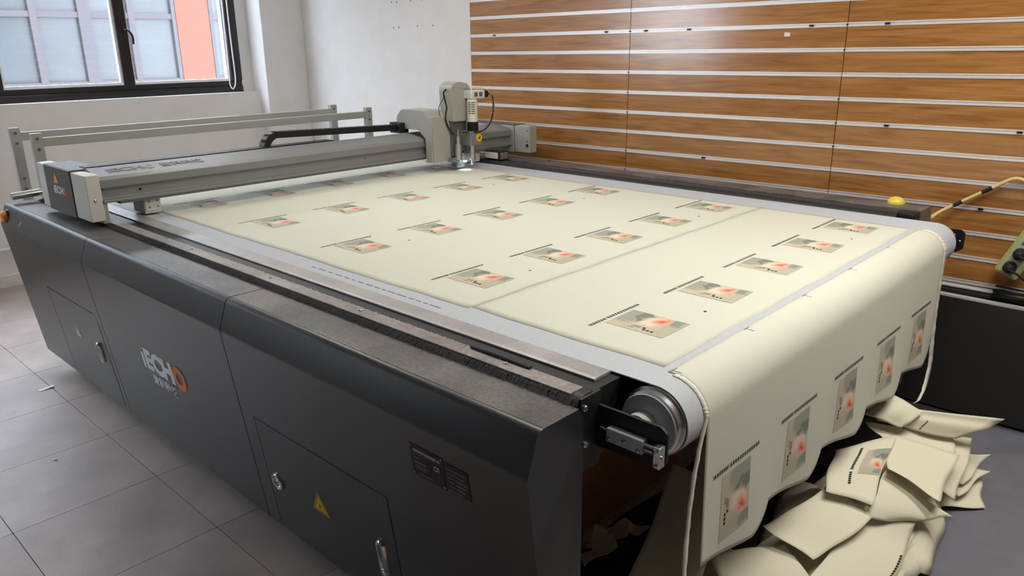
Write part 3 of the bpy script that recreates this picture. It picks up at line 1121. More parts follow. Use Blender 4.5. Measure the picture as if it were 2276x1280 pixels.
# beam profile (x,z): sloped top, lip, recessed front, bottom lip
bp_ = [(XG - 0.015, 1.085), (XG + 0.006, 1.083), (XG + 0.006, 1.095), (XG - 0.012, 1.102), (XG - 0.012, 1.146), (XG, 1.152), (XG, 1.188), (XG - 0.018, 1.201),
       (XG - 0.16, 1.226), (XG - 0.20, 1.220), (XG - 0.20, 1.085)]
obj('beam', MB().prism(bp_, 'y', 1.228, 3.95), 'grey_alu', G, bevel=0.002)
obj('beam_groove', MB().box(XG - 0.0125, XG + 0.0005, 1.236, 3.94, 1.1455, 1.1525), 'grey_dark', G)
obj('drive_rail', MB().box(XG - 0.17, XG + 0.004, 1.30, 3.90, 1.072, 1.086), 'grey_dark', G)
for y in (1.40, 1.404, 2.70, 3.62):
    obj('beam_screw', MB().lathe((XG - 0.012, y, 1.125), (1, 0, 0), [(0, 0.006), (0.002, 0.006)], 10), 'grey_dark', G)
# cable tray and energy chain
obj('cable_tray', MB().box(XG - 0.275, XG - 0.20, 1.24, 2.62, 1.212, 1.226), 'black', G)
chain = obj('cable_chain', MB().box(XG - 0.268, XG - 0.207, 2.0, 3.1, 1.128, 1.150), 'black_rubber', G)
pathp = []
y = 3.17
while y > 2.27:
    pathp.append((y, 1.286 - 0.030 * (y - 2.27) / 0.9, PI - 0.033))
    y -= 0.03
for i in range(1, 7):
    a = PI / 2 + PI * i / 7 * 0.95
    pathp.append((2.262 + math.cos(a) * 0.072, 1.214 + math.sin(a) * 0.072, a + PI / 2))
lk = MB()
lk.box(-0.030, 0.030, -0.0165, 0.0165, -0.0175, 0.0175)
link_me = lk.mesh('chain_link')
lid = MB()
lid.box(-0.022, 0.022, -0.009, 0.009, 0.0170, 0.0195)
lid_me = lid.mesh('chain_crossbar')
for (py, pz, ang) in pathp:
    o = put('chain_link', link_me, 'black_rubber', chain, Vector((XG - 0.237, py, pz)) - G.location, (ang + PI, 0, 0))
    o2 = put('chain_link', lid_me, 'grey_dark', chain, Vector((XG - 0.237, py, pz)) - G.location, (ang + PI, 0, 0))

# near end box
NB = MB()
NB.box(-3.862, XG, 1.168, 1.228, 1.004, 1.214)
eb = obj('end_box', NB, 'off_white', G, bevel=0.003)
obj('end_box', MB().box(-4.335, -4.224, 1.170, 1.235, 1.004, 1.218), 'off_white', G, bevel=0.003)
core = obj('end_box', MB().box(-4.224, -3.862, 1.172, 1.30, 1.004, 1.216), 'plate_dark', G)
pl = obj('logo_plate', MB().box(-4.222, -3.866, 1.164, 1.172, 1.0, 1.219), 'plate_dark', G, bevel=0.0015)
obj('end_box_top', MB().box(-4.225, -3.862, 1.168, 1.30, 1.216, 1.222), 'grey_dark', G, bevel=0.002)
obj('end_foot', MB().box(XG - 0.06, XG - 0.004, 1.218, 1.246, 0.99, 1.09), 'grey_paint', G, bevel=0.002)
obj('end_screw', MB().lathe((XG, 1.196, 1.10), (1, 0, 0), [(0, 0.007), (0.003, 0.007), (0.004, 0.004)], 12), 'steel', G)
lg = fit_text(text_mesh('iECH', 0.1, 0.0004, 0.004), 0.125, 0.038)
place('lettering', lg, 'white_paint', pl, (-4.115, 1.1636, 1.092), (1, 0, 0), (0, 0, 1))
lg = fit_text(text_mesh('O', 0.1, 0.0004, 0.006), 0.040, 0.040)
place('lettering', lg, 'orange', pl, (-3.988, 1.1634, 1.091), (1, 0, 0), (0, 0, 1))
tr = MB()
tr.prism([(-4.095, 1.144), (-4.035, 1.144), (-4.065, 1.196)], 'y', 1.1625, 1.164)
obj('warning_sticker', tr, 'yellow', pl)
# lettering on the sloped beam top
SU = Vector((-0.142, 0, 0.025)).normalized()
bpnt = Vector((XG - 0.018 - 0.045, 0, 1.201 + 0.0079 + 0.001))


def beam_text(body, y, w, h, mat):
    t = fit_text(text_mesh(body, 0.1, 0.0004, 0.003), w, h)
    place('lettering', t, mat, G, (bpnt.x, y, bpnt.z), (0, 1, 0), SU)


beam_text('iECH', 1.295, 0.165, 0.055, 'logo_grey')
beam_text('O', 1.465, 0.05, 0.055, 'faded_orange')
beam_text('爱科科技', 1.54, 0.215, 0.055, 'logo_grey')
# slider blocks under the beam
for y in (1.43, 3.60):
    bo2 = MB()
    bo2.box(-3.84, XG - 0.03, y - 0.015, y + 0.065, 1.0, 1.075)
    sb = obj('slider_block', bo2, 'off_white', G, bevel=0.003)
    obj('slider_plate', MB().box(XG - 0.03, XG - 0.026, y - 0.01, y + 0.06, 1.012, 1.07), 'off_white', sb)
    for (dy, dz) in ((0.008, 1.03), (0.048, 1.03), (0.008, 1.058), (0.048, 1.058)):
        obj('bolt', MB().lathe((XG - 0.026, y + dy, dz), (1, 0, 0), [(0, 0.004), (0.003, 0.004)], 8), 'grey_dark', sb)
# far end box
obj('end_box', MB().box(-3.652, -3.510, 3.95, 4.03, 1.036, 1.226), 'grey_paint', G, bevel=0.010, segs=3)
obj('end_box', MB().box(-4.15, -3.658, 3.952, 4.03, 1.036, 1.226), 'grey_paint', G, bevel=0.002)
obj('end_box_top', MB().box(-4.15, -3.62, 3.945, 4.03, 1.227, 1.231), 'grey_dark', G)
obj('end_screw', MB().lathe((-3.530, 3.95, 1.09), (0, -1, 0), [(0, 0.011), (0.002, 0.011)], 12), 'black', G)
for z in (1.12, 1.19):
    obj('end_screw', MB().lathe((-3.530, 3.95, z), (0, -1, 0), [(0, 0.005), (0.002, 0.005)], 10), 'grey_dark', G)
ft = obj('far_slider', MB().box(-3.70, -3.55, 3.70, 3.78, 1.014, 1.072), 'black', G, bevel=0.003)
obj('slider_plate', MB().box(-3.548, -3.545, 3.70, 3.77, 1.02, 1.066), 'steel', ft)
obj('slider_plate', MB().box(-3.69, -3.57, 3.694, 3.699, 1.024, 1.064), 'off_white', ft)

# ================================================================== CUTTING HEAD
H = thing('cutting_carriage', 'grey cutting head carriage with motor and cables on the gantry', 'carriage', (-3.6, 3.25, 1.05))
shell = rounded([(-3.93, 1.252), (-3.93, 1.325), (-3.88, 1.372), (-3.675, 1.372), (-3.60, 1.300), (-3.60, 1.055), (-3.655, 1.055), (-3.655, 1.20), (-3.72, 1.252)],
                [0.01, 0.02, 0.02, 0.02, 0.02, 0.006, 0.004, 0.01, 0.01], 3)
obj('carriage_shell', MB().prism(shell, 'y', 3.140, 3.285), 'grey_paint', H, bevel=0.005)
obj('carriage_front', MB().prism(rounded([(3.148, 1.055), (3.312, 1.055), (3.312, 1.235), (3.274, 1.318), (3.22, 1.335), (3.148, 1.335)], [0.004, 0.004, 0.015, 0.02, 0.01, 0.004], 3), 'x', -3.63, -3.592), 'grey_paint', H, bevel=0.004)
obj('chain_bracket', MB().box(-3.955, -3.85, 3.10, 3.17, 1.225, 1.290), 'black', H, bevel=0.003)
# tall rounded housing
hs = rounded([(3.285, 1.30), (3.275, 1.52), (3.34, 1.542), (3.43, 1.525), (3.452, 1.46), (3.435, 1.30)], [0.005, 0.035, 0.03, 0.04, 0.03, 0.005], 5)
obj('head_housing', MB().prism(hs, 'x', -3.665, -3.555), 'grey_paint', H, bevel=0.018, segs=3)
obj('head_lower', MB().prism(rounded([(3.29, 1.08), (3.29, 1.30), (3.42, 1.30), (3.42, 1.10)], 0.004, 2), 'x', -3.66, -3.575), 'grey_dark', H, bevel=0.004)
# motor
MX, MY = -3.515, 3.415
mo = obj('motor', MB().lathe((MX, MY, 1.295), (0, 0, 1), [(0, 0.034), (0.128, 0.034), (0.132, 0.030), (0.14, 0.030)], 24), 'off_white', H, sm=True)
lbl = MB()
for q in range(6):
    for (a0, a1) in ((-1.2, -0.75), (-0.6, 0.1)):
        z = 1.345 + q * 0.013
        vs = []
        for i in range(5):
            a = a0 + (a1 - a0) * i / 4 - 0.35
            vs += [(MX + math.cos(a) * 0.0345, MY + math.sin(a) * 0.0345, z), (MX + math.cos(a) * 0.0345, MY + math.sin(a) * 0.0345, z + 0.005)]
        lbl.add(vs, [(2 * i, 2 * i + 2, 2 * i + 3, 2 * i + 1) for i in range(4)])
obj('motor_label', lbl, 'ink', mo)
rings = [(0, 0.034)]
for q in range(5):
    rings += [(0.004 + q * 0.010, 0.037), (0.009 + q * 0.010, 0.037), (0.0095 + q * 0.010, 0.033), (0.0139 + q * 0.010, 0.033)]
obj('bellows', MB().lathe((MX, MY, 1.238), (0, 0, 1), rings, 22), 'black_rubber', H, sm=True)
cb = obj('connector_box', MB().box(-3.56, -3.485, 3.385, 3.500, 1.436, 1.486), 'off_white', H, bevel=0.004)
for yy in (3.408, 3.450):
    obj('port', MB().box(-3.486, -3.483, yy, yy + 0.026, 1.448, 1.474), 'grey_dark', cb)
obj('connector_cap', MB().box(-3.555, -3.49, 3.50, 3.545, 1.438, 1.484), 'black_rubber', H, bevel=0.012)
blk = obj('spindle_block', MB().box(-3.60, -3.485, 3.365, 3.465, 1.148, 1.238), 'grey_alu', H, bevel=0.005)
obj('warning_sticker', MB().lathe((-3.4845, 3.44, 1.195), (1, 0, 0), [(0, 0.026), (0.0012, 0.026)], 22), 'yellow', blk)
obj('sticker_print', MB().prism([(3.430, 1.188), (3.446, 1.186), (3.452, 1.204), (3.444, 1.206), (3.441, 1.194), (3.430, 1.196)], 'x', -3.4835, -3.4828), 'black', blk)
obj('spindle', MB().lathe((-3.535, 3.425, 1.02), (0, 0, 1), [(0, 0.008), (0.01, 0.012), (0.03, 0.016), (0.035, 0.022), (0.13, 0.022)], 18), 'steel', H, sm=True)
obj('tool_post', MB().lathe((-3.545, 3.315, 1.06), (0, 0, 1), [(0, 0.022), (0.10, 0.022), (0.105, 0.014), (0.15, 0.014), (0.155, 0.006), (0.19, 0.006)], 16), 'steel', H, sm=True)
fm = MB()
fm.box(-3.625, -3.575, 3.325, 3.395, 1.008, 1.11)
fm.box(-3.60, -3.54, 3.265, 3.325, 1.05, 1.075)
obj('tool_foot', fm, 'grey_alu', H, bevel=0.003)
obj('foot_knob', MB().lathe((-3.575, 3.345, 1.05), (1, 0, 0), [(0, 0.012), (0.008, 0.012), (0.010, 0.006)], 12), 'steel', H)
obj('led_lamp', MB().lathe((-3.55, 3.375, 1.05), (0, 0, -1), [(0, 0.012), (0.006, 0.012), (0.008, 0.008)], 12), 'led', H)
obj('cable', MB().tube(catmull([(-3.52, 3.545, 1.465), (-3.49, 3.567, 1.45), (-3.48, 3.570, 1.39), (-3.475, 3.55, 1.31), (-3.47, 3.50, 1.255), (-3.475, 3.43, 1.232), (-3.52, 3.33, 1.235)], 8), 0.0045, 8), 'black_rubber', H, sm=True)
obj('cable', MB().tube(catmull([(-3.60, 3.275, 1.495), (-3.59, 3.245, 1.47), (-3.585, 3.262, 1.39), (-3.58, 3.245, 1.33), (-3.58, 3.265, 1.27), (-3.57, 3.30, 1.22)], 8), 0.005, 8), 'black_rubber', H, sm=True)
obj('cable', MB().tube(catmull([(-3.61, 3.28, 1.46), (-3.61, 3.225, 1.40), (-3.60, 3.215, 1.35), (-3.60, 3.24, 1.30), (-3.59, 3.27, 1.29)], 8), 0.003, 8), 'grey_dark', H, sm=True)
obj('cable', MB().tube(catmull([(-3.55, 3.46, 1.50), (-3.50, 3.52, 1.49), (-3.49, 3.58, 1.43), (-3.50, 3.60, 1.37), (-3.52, 3.59, 1.33)], 8), 0.0025, 6), 'cord_cream', H, sm=True)
sp = bpy.data.lights.new('head_led_light', 'SPOT')
sp.energy = 0.55
sp.color = (0.72, 0.86, 1.0)
sp.spot_size = math.radians(85)
sp.spot_blend = 0.4
sp.shadow_soft_size = 0.008
spo = bpy.data.objects.new('head_led_light', sp)
COL.objects.link(spo)
spo.location = (-3.55, 3.375, 1.038)
spo.rotation_euler = (0, 0, 0)

# ================================================================== FEED RACK (behind the table)
Rk = thing('feed_rack', 'off-white double rail feed rack standing behind the gantry', 'rack', (-5.15, 2.5, 0.0))
for (px, y0, y1, zt) in ((-5.30, 1.345, 3.59, 1.312), (-5.00, 1.372, 3.71, 1.298)):
    for yy in (y0, y1):
        po = obj('post', MB().box(px - 0.02, px + 0.02, yy - 0.028, yy + 0.028, 0.03, zt), 'rack', Rk, bevel=0.003)
        for dz in (0.03, 0.09, 0.30, 0.36):
            obj('post_bolt', MB().lathe((px + 0.02, yy, zt - dz), (1, 0, 0), [(0, 0.008), (0.004, 0.008), (0.005, 0.005)], 10), 'grey_dark', po)
        obj('foot', MB().box(px - 0.05, px + 0.05, yy - 0.05, yy + 0.05, 0.0, 0.03), 'rack', Rk, bevel=0.004)
    obj('rail', MB().box(px - 0.018, px + 0.018, y0 + 0.028, y1 - 0.028, zt - 0.078, zt - 0.028), 'rack', Rk, bevel=0.003)
for yy in (1.36, 3.65):
    obj('side_rail', MB().box(-5.28, -5.02, yy - 0.014, yy + 0.014, 0.45, 0.49), 'rack', Rk)

# ================================================================== FABRIC ON THE TABLE
CZ = ZB + 0.0004


def edge_y(x, a):
    return a + 0.0025 * math.sin(x * 7.3 + a) + 0.0015 * math.sin(x * 23.1)


def flat_sheet(name, x0, x1, ya, yb, nx, ny):
    def fn(u, v):
        x = x0 + (x1 - x0) * u
        y = (edge_y(x, ya)) * (1 - v) + (edge_y(x + 3, yb)) * v
        xx = x + (0.0025 * math.sin(y * 13) + 0.0015 * math.sin(y * 31)) * (1 if u in (0, 1) else 0)
        z = CZ + 0.0004 * (math.sin(x * 5.1 + y * 3.3) * math.sin(y * 4.7 - x * 2.0)) + 0.0008
        return (xx, y, z)
    o = obj(name, MB().grid(fn, nx, ny), 'fabric', sm=True)
    s = o.modifiers.new('thickness', 'SOLIDIFY')
    s.thickness = 0.0012
    s.offset = -1
    return o


PXW, PYW = 0.190, 0.145
PITCHY = 0.392
ROWS = [-1.105, -1.778, -2.444, -3.100, -3.766]


def caption_mesh():
    mb = MB()
    rnd = random.Random(3)
    y = -0.1255

    def glyph(y0, w, h):
        # a few strokes that fill a character cell
        mb.box(-h / 2, -h / 2 + h * 0.22, y0, y0 + w, 0, 0.0003)
        mb.box(h / 2 - h * 0.22, h / 2, y0, y0 + w, 0, 0.0003)
        k = rnd.random()
        mb.box(-h / 2, h / 2, y0 + w * (0.1 + 0.3 * k), y0 + w * (0.38 + 0.3 * k), 0, 0.0003)
        mb.box(-h * 0.12, h * 0.12, y0 + w * 0.1, y0 + w * 0.95, 0, 0.0003)
    mb.box(-0.006, 0.006, y, y + 0.0015, 0, 0.0003)
    y += 0.006
    for i in range(6):
        glyph(y, 0.0078, 0.0105)
        y += 0.0122
    mb.box(-0.006, 0.006, y, y + 0.0015, 0, 0.0003)
    y += 0.009
    for i in range(13):
        glyph(y, 0.0078, 0.0105)
        y += 0.0126
    return mb.mesh('caption')


CAP_ME = caption_mesh()
_pm = MB()
_pm.grid(lambda u, v: (PXW / 2 - PXW * v, -PYW / 2 + PYW * u, 0.0), 2, 2, uvs=True)
PIC_ME = _pm.mesh('printed_picture')
_sg = MB()
for (yy, xx) in ((-0.052, 0.022), (-0.052, 0.035), (-0.052, 0.048), (-0.040, 0.016)):
    _sg.box(xx - 0.0042, xx + 0.0042, yy - 0.004, yy + 0.004, 0, 0.0004)
for (yy, xx, l) in ((-0.045, -0.025, 0.03), (-0.038, -0.02, 0.025), (-0.055, -0.03, 0.02)):
    _sg.box(xx, xx + l, yy, yy + 0.0012, 0, 0.0004)
SIG_ME = _sg.mesh('picture_lettering')
DOT_ME = MB().cyl((0, 0, 0), (0, 0, 0.0005), 0.0045, n=10).mesh('register_dot')


def print_on(sheet, x, y):
    z = CZ + 0.0016
    b = sheet.location
    put('printed_picture', PIC_ME, 'picture', sheet, Vector((x, y, z)) - b)
    put('picture_lettering', SIG_ME, 'ink', sheet, Vector((x, y, z + 0.0003)) - b)
    put('caption', CAP_ME, 'ink', sheet, Vector((x - 0.112, y + 0.0005, z)) - b)


sheetA = flat_sheet('fabric_sheet', -4.45, -1.5895, 1.500, 3.470, 90, 60)
tag(sheetA, 'large cream printed canvas sheet lying flat on the belt beneath the gantry', 'fabric')
sheetB = flat_sheet('fabric_sheet', -1.5865, -0.906, 1.515, 3.472, 24, 60)
tag(sheetB, 'cream canvas strip with one row of five flower prints, nearest the roller', 'fabric')
for k, xr in enumerate(ROWS):
    for c in range(5):
        print_on(sheetB if k == 0 else sheetA, xr, 1.748 + c * PITCHY)
for (s, x, y) in ((sheetB, -1.032, 1.946), (sheetB, -1.029, 3.119), (sheetA, -1.711, 1.927), (sheetA, -1.711, 3.10), (sheetA, -2.376, 1.93), (sheetA, -2.376, 3.10), (sheetA, -3.03, 3.10)):
    put('register_dot', DOT_ME, 'ink', s, Vector((x, y, CZ + 0.0016)) - s.location)

# hanging sheet over the roller
GX = -0.882
CR = RR + 0.0018
S1 = RX - GX if RX > GX else 0.0
S2 = S1 + CR * PI / 2
HY0, HY1 = 1.497, 3.462
BAG = (HY1 - HY0) / 5


def hang_pt(s, y, off=0.0):
    r = CR + off
    if s < S1:
        return Vector((GX + s, y, RZ + r))
    if s < S2:
        a = (s - S1) / CR
        return Vector((RX + math.sin(a) * r, y, RZ + math.cos(a) * r))
    d = s - S2
    u = ((y - HY0) / BAG) % 1.0
    k = min(1, d / 0.45)
    wob = k * k * (0.006 * math.cos(2 * PI * (u - 0.72)) + 0.004 * math.sin(y * 5))
    return Vector((RX + r + wob + 0.010 * k, y, RZ - d))


def hem_s(y):
    u = ((y - HY0) / BAG)
    q = min(int(u), 4)
    u = u - q
    if u < 0.72:
        dip = 0.060 * (u / 0.72)
    else:
        t = (u - 0.72) / 0.28
        dip = 0.060 * math.sqrt(max(0, 1 - t * t * 0.995)) - 0.012 * t
    return S2 + (RZ - 0.492) + dip


mb = MB()
NY = 150
NS = 46


def hfn(u, v):
    y = HY0 + (HY1 - HY0) * u
    return hang_pt(hem_s(min(y, HY1 - 1e-4)) * v, y)


mb.grid(hfn, NY, NS)
sheetC = obj('fabric_sheet', mb, 'fabric', sm=True)
sd = sheetC.modifiers.new('thickness', 'SOLIDIFY')
sd.thickness = 0.0012
sd.offset = 0
tag(sheetC, 'cream canvas strip draped over the roller, hanging with a scalloped hem', 'fabric')
s_pic = S2 + (RZ - 0.604)
for c in range(5):
    yc = 1.629 + c * BAG + 0.040
    m = MB()
    m.grid(lambda u, v: hang_pt(s_pic + 0.098 - 0.196 * v, yc - 0.076 + 0.152 * u, 0.0012), 8, 10, uvs=True)
    obj('printed_picture', m, 'picture', sheetC)
    cm = MB()
    for v in CAP_ME.vertices:
        cm.v.append(tuple(hang_pt(s_pic - 0.118 + v.co.x, yc + v.co.y, 0.0016 + v.co.z)))
    cm.f = [tuple(p.vertices) for p in CAP_ME.polygons]
    obj('caption', cm, 'ink', sheetC)
    cm = MB()
    for v in SIG_ME.vertices:
        cm.v.append(tuple(hang_pt(s_pic + v.co.x, yc + v.co.y, 0.0016 + v.co.z)))
    cm.f = [tuple(p.vertices) for p in SIG_ME.polygons]
    obj('picture_lettering', cm, 'ink', sheetC)
cmk = MB()
for c in range(0, 5):
    yy = HY0 + c * BAG + (0.012 if c == 0 else 0)
    for k in range(6):
        s0, s1 = 0.003 + k * 0.005, 0.003 + (k + 1) * 0.005
        cmk.add([hang_pt(s0, yy - 0.001, 0.0014), hang_pt(s1, yy - 0.001, 0.0014), hang_pt(s1, yy + 0.001, 0.0014), hang_pt(s0, yy + 0.001, 0.0014)], [(0, 1, 2, 3)])
    cmk.add([hang_pt(0.006, yy - 0.012, 0.0014), hang_pt(0.0085, yy - 0.012, 0.0014), hang_pt(0.0085, yy + 0.02, 0.0014), hang_pt(0.006, yy + 0.02, 0.0014)], [(0, 1, 2, 3)])
obj('cut_mark', cmk, 'ink_grey', sheetC)


def ribbon(pts, wdir, w, fray=0.0, seed=1):
    rnd = random.Random(seed)
    pts = catmull(pts, 8)
    mb = MB()
    wd = Vector(wdir)
    for p in pts:
        a = rnd.uniform(-fray, fray)
        mb.v.append(tuple(p - wd * (w / 2 + a)))
        mb.v.append(tuple(p + wd * (w / 2 + rnd.uniform(-fray, fray))))
    mb.f = [(2 * i, 2 * i + 2, 2 * i + 3, 2 * i + 1) for i in range(len(pts) - 1)]
    return mb


def roll_pts(y, extra):
    out = []
    for i in range(0, 7):
        a = PI / 2 * i / 6
        out.append((RX + math.sin(a) * (RR + 0.003), y, RZ + math.cos(a) * (RR + 0.003)))
    return out + extra


r1 = ribbon(roll_pts(1.490, [(-0.772, 1.47, 0.80), (-0.778, 1.462, 0.66), (-0.775, 1.452, 0.50), (-0.770, 1.440, 0.34), (-0.785, 1.45, 0.2), (-0.80, 1.46, 0.08)]), (0.25, 0.97, 0), 0.014, 0.0015, 4)
o = obj('selvedge_ribbon', r1, 'fabric_edge', sm=True)
o.modifiers.new('thickness', 'SOLIDIFY').thickness = 0.003
tag(o, 'thin white selvedge strip hanging from the roller end nearest the logo covers', 'fabric strip')
r2 = ribbon(roll_pts(3.478, [(-0.768, 3.482, 0.78), (-0.768, 3.50, 0.62), (-0.766, 3.525, 0.47), (-0.762, 3.53, 0.38), (-0.755, 3.47, 0.30), (-0.745, 3.36, 0.285), (-0.74, 3.28, 0.30)]), (0.25, 0.97, 0), 0.030, 0.003, 5)
o = obj('selvedge_ribbon', r2, 'fabric_edge', sm=True)
o.modifiers.new('thickness', 'SOLIDIFY').thickness = 0.003
tag(o, 'wide white frayed selvedge strip curling down at the far roller end', 'fabric strip')

# ================================================================== HEAP OF CUT PANELS, CLOTHS, CLUTTER


def ground_cloth(name, x0, x1, y0, y1, mat, seed, amp, nx=40, ny=50, base=0.004):
    rnd = random.Random(seed)
    ph = [rnd.uniform(0, 6) for _ in range(8)]

    def fn(u, v):
        x = x0 + (x1 - x0) * u
        y = y0 + (y1 - y0) * v
        x += 0.02 * math.sin(y * 6 + ph[0]) * (1 - abs(2 * v - 1)) * 0
        w = (math.sin(x * 9 + y * 4 + ph[1]) * math.sin(x * 3 - y * 7 + ph[2]) + 0.6 * math.sin(x * 17 - y * 11 + ph[3]))
        e = min(1, min(u, 1 - u, v, 1 - v) * 12)
        return (x + 0.012 * math.sin(y * 11 + ph[4]), y + 0.012 * math.sin(x * 13 + ph[5]), base + amp * max(0, 0.55 + 0.5 * w) * e)
    o = obj(name, MB().grid(fn, nx, ny), mat, sm=True)
    s = o.modifiers.new('thickness', 'SOLIDIFY')
    s.thickness = 0.003
    s.offset = 1
    return o


tag(ground_cloth('floor_cloth', -0.72, 0.55, 1.55, 3.93, 'grey_cloth', 3, 0.022), 'wrinkled grey cloth spread on the floor beside the fabric heap', 'cloth')
tag(ground_cloth('floor_cloth', -1.42, -0.74, 1.28, 3.7, 'black_cloth', 9, 0.012, base=0.003), 'black cloth on the floor under the roller end', 'cloth')


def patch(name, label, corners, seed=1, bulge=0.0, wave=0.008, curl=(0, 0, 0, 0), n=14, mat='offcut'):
    """a bent canvas panel from four corner points (in order round the panel)"""
    A, B, Cc, D = [Vector(c) for c in corners]
    rnd = random.Random(seed)
    ph = [rnd.uniform(0, 6.28) for _ in range(6)]

    def fn(u, v):
        p = (A * (1 - u) + B * u) * (1 - v) + (D * (1 - u) + Cc * u) * v
        k = math.sin(PI * u) * math.sin(PI * v)
        z = 0.6 * bulge * k + 0.6 * wave * (math.sin(4 * u + 3 * v + ph[0]) * math.sin(5 * v - 2 * u + ph[1]))
        # curl each edge: v=0, u=1, v=1, u=0
        z += curl[0] * max(0, 1 - v * 4) ** 2 + curl[1] * max(0, 1 - (1 - u) * 4) ** 2 + curl[2] * max(0, 1 - (1 - v) * 4) ** 2 + curl[3] * max(0, 1 - u * 4) ** 2
        q = Vector((0.006 * math.sin(7 * v + ph[2]), 0.006 * math.sin(6 * u + ph[3]), z))
        r = p + q
        r.z = max(r.z, 0.03)
        return r
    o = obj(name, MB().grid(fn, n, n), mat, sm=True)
    s = o.modifiers.new('thickness', 'SOLIDIFY')
    s.thickness = 0.0016
    s.offset = 0
    tag(o, label, 'fabric', 'cut canvas panels heaped under the hanging hem')
    o['_fn'] = 0
    del o['_fn']
    return o, fn


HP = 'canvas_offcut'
# mound core: large crumpled panels beneath the visible ones


def mound(label, cx, cy, rx, ry, h, seed, rot=0.0):
    rnd = random.Random(seed)
    ph = [rnd.uniform(0, 6.28) for _ in range(6)]

    def fn(u, v):
        a = (u - 0.5) * 2
        b = (v - 0.5) * 2
        x = a * rx
        y = b * ry
        r = max(abs(a), abs(b))
        w1 = abs(math.sin(5.5 * a + 2.1 * b + ph[0])) ** 0.6
        w2 = abs(math.sin(6.3 * b - 2.7 * a + ph[1])) ** 0.6
        z = 0.03 + h * (1 - r ** 2.0) * (0.62 + 0.22 * w1 + 0.2 * w2)
        k_ = 0.86 + 0.14 * math.sin(3 * math.atan2(b, a) + ph[2]) + 0.05 * math.sin(8 * math.atan2(b, a) + ph[3])
        x *= 1 - r * (1 - k_)
        y *= 1 - r * (1 - k_)
        c, s = math.cos(rot), math.sin(rot)
        return (cx + x * c - y * s, cy + x * s + y * c, max(0.028, z))
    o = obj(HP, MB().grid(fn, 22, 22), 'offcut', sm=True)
    s = o.modifiers.new('thickness', 'SOLIDIFY')
    s.thickness = 0.0016
    tag(o, label, 'fabric', 'cut canvas panels heaped under the hanging hem')
    return o


mound('crumpled cream canvas panel at the bottom of the far end of the heap', -0.70, 2.93, 0.26, 0.40, 0.19, 21)
mound('crumpled cream canvas panel at the bottom of the middle of the heap', -0.74, 2.42, 0.27, 0.40, 0.15, 22)
mound('crumpled cream canvas panel at the bottom of the near end of the heap', -0.85, 1.92, 0.26, 0.36, 0.11, 23)

patch(HP, 'grey-shaded cream canvas panel at the very back top of the heap', [(-0.83, 2.90, 0.36), (-0.77, 3.06, 0.40), (-0.652, 3.06, 0.36), (-0.70, 2.97, 0.31)], 1, 0.02, 0.006)
patch(HP, 'small cream canvas panel with a square corner, lowest at the right of the heap', [(-0.56, 3.10, 0.10), (-0.452, 3.232, 0.075), (-0.40, 3.082, 0.036), (-0.53, 2.93, 0.06)], 2, 0.0, 0.004)
patch(HP, 'narrow pointed cream canvas panel at the right end of the heap, lower of two', [(-0.56, 3.14, 0.13), (-0.427, 3.243, 0.115), (-0.478, 3.015, 0.085), (-0.55, 3.00, 0.10)], 3, 0.004, 0.003)
patch(HP, 'narrow pointed cream canvas panel at the right end of the heap, upper of two', [(-0.55, 3.17, 0.18), (-0.444, 3.30, 0.155), (-0.478, 3.058, 0.115), (-0.56, 3.03, 0.14)], 4, 0.004, 0.003)
patch(HP, 'cream canvas panel folded downward at the right side of the heap', [(-0.60, 3.16, 0.255), (-0.500, 3.235, 0.235), (-0.462, 2.88, 0.145), (-0.55, 2.83, 0.20)], 5, 0.012, 0.004)
u_, ufn = patch(HP, 'amber-shaded cream canvas panel tucked under the long pointed panel', [(-0.834, 2.95, 0.30), (-0.555, 3.16, 0.268), (-0.52, 3.03, 0.225), (-0.72, 2.90, 0.262)], 6, -0.012, 0.004)
t_, tfn = patch(HP, 'long cream canvas panel with a pointed tip on top of the heap', [(-0.85, 2.975, 0.36), (-0.405, 3.225, 0.345), (-0.53, 3.105, 0.275), (-0.79, 2.985, 0.305)], 7, 0.022, 0.008, (0.01, 0.0, 0, 0))
p_, pfn = patch(HP, 'cream canvas panel showing part of a flower print, on the heap', [(-0.82, 2.60, 0.335), (-0.690, 2.86, 0.335), (-0.628, 2.444, 0.262), (-0.76, 2.36, 0.300)], 8, 0.006, 0.004)
s_, sfn = patch(HP, 'pale square cream canvas panel in the middle of the heap', [(-0.704, 2.875, 0.325), (-0.500, 3.00, 0.265), (-0.476, 2.650, 0.222), (-0.648, 2.625, 0.296)], 9, 0.010, 0.004, (0, 0, 0.022, 0.0))
patch(HP, 'triangular cream canvas panel below the square one, with a sharp right point', [(-0.655, 2.66, 0.285), (-0.432, 2.708, 0.165), (-0.556, 2.565, 0.165), (-0.637, 2.400, 0.225)], 10, 0.008, 0.004)
patch(HP, 'large cream canvas panel sloping across the near middle of the heap', [(-0.775, 2.462, 0.278), (-0.617, 2.431, 0.222), (-0.684, 2.096, 0.192), (-0.843, 2.070, 0.255)], 11, 0.008, 0.003, (0, 0, 0.018, 0))
l_, lfn = patch(HP, 'wide cream canvas panel lying at the near right foot of the heap', [(-0.69, 2.46, 0.195), (-0.52, 2.615, 0.125), (-0.50, 2.20, 0.085), (-0.67, 2.03, 0.165)], 12, 0.012, 0.006, (0.035, 0.0, 0, 0))
patch(HP, 'cream canvas panel at the near left foot of the heap, beneath the hem', [(-0.930, 1.92, 0.205), (-0.775, 2.115, 0.212), (-0.625, 2.05, 0.145), (-0.82, 1.80, 0.142)], 13, 0.010, 0.006)
patch(HP, 'shadowed cream canvas panel standing up behind the hanging sheet', [(-1.213, 2.145, 0.32), (-1.003, 2.10, 0.33), (-0.90, 1.78, 0.125), (-1.112, 1.70, 0.10)], 14, 0.025, 0.008)
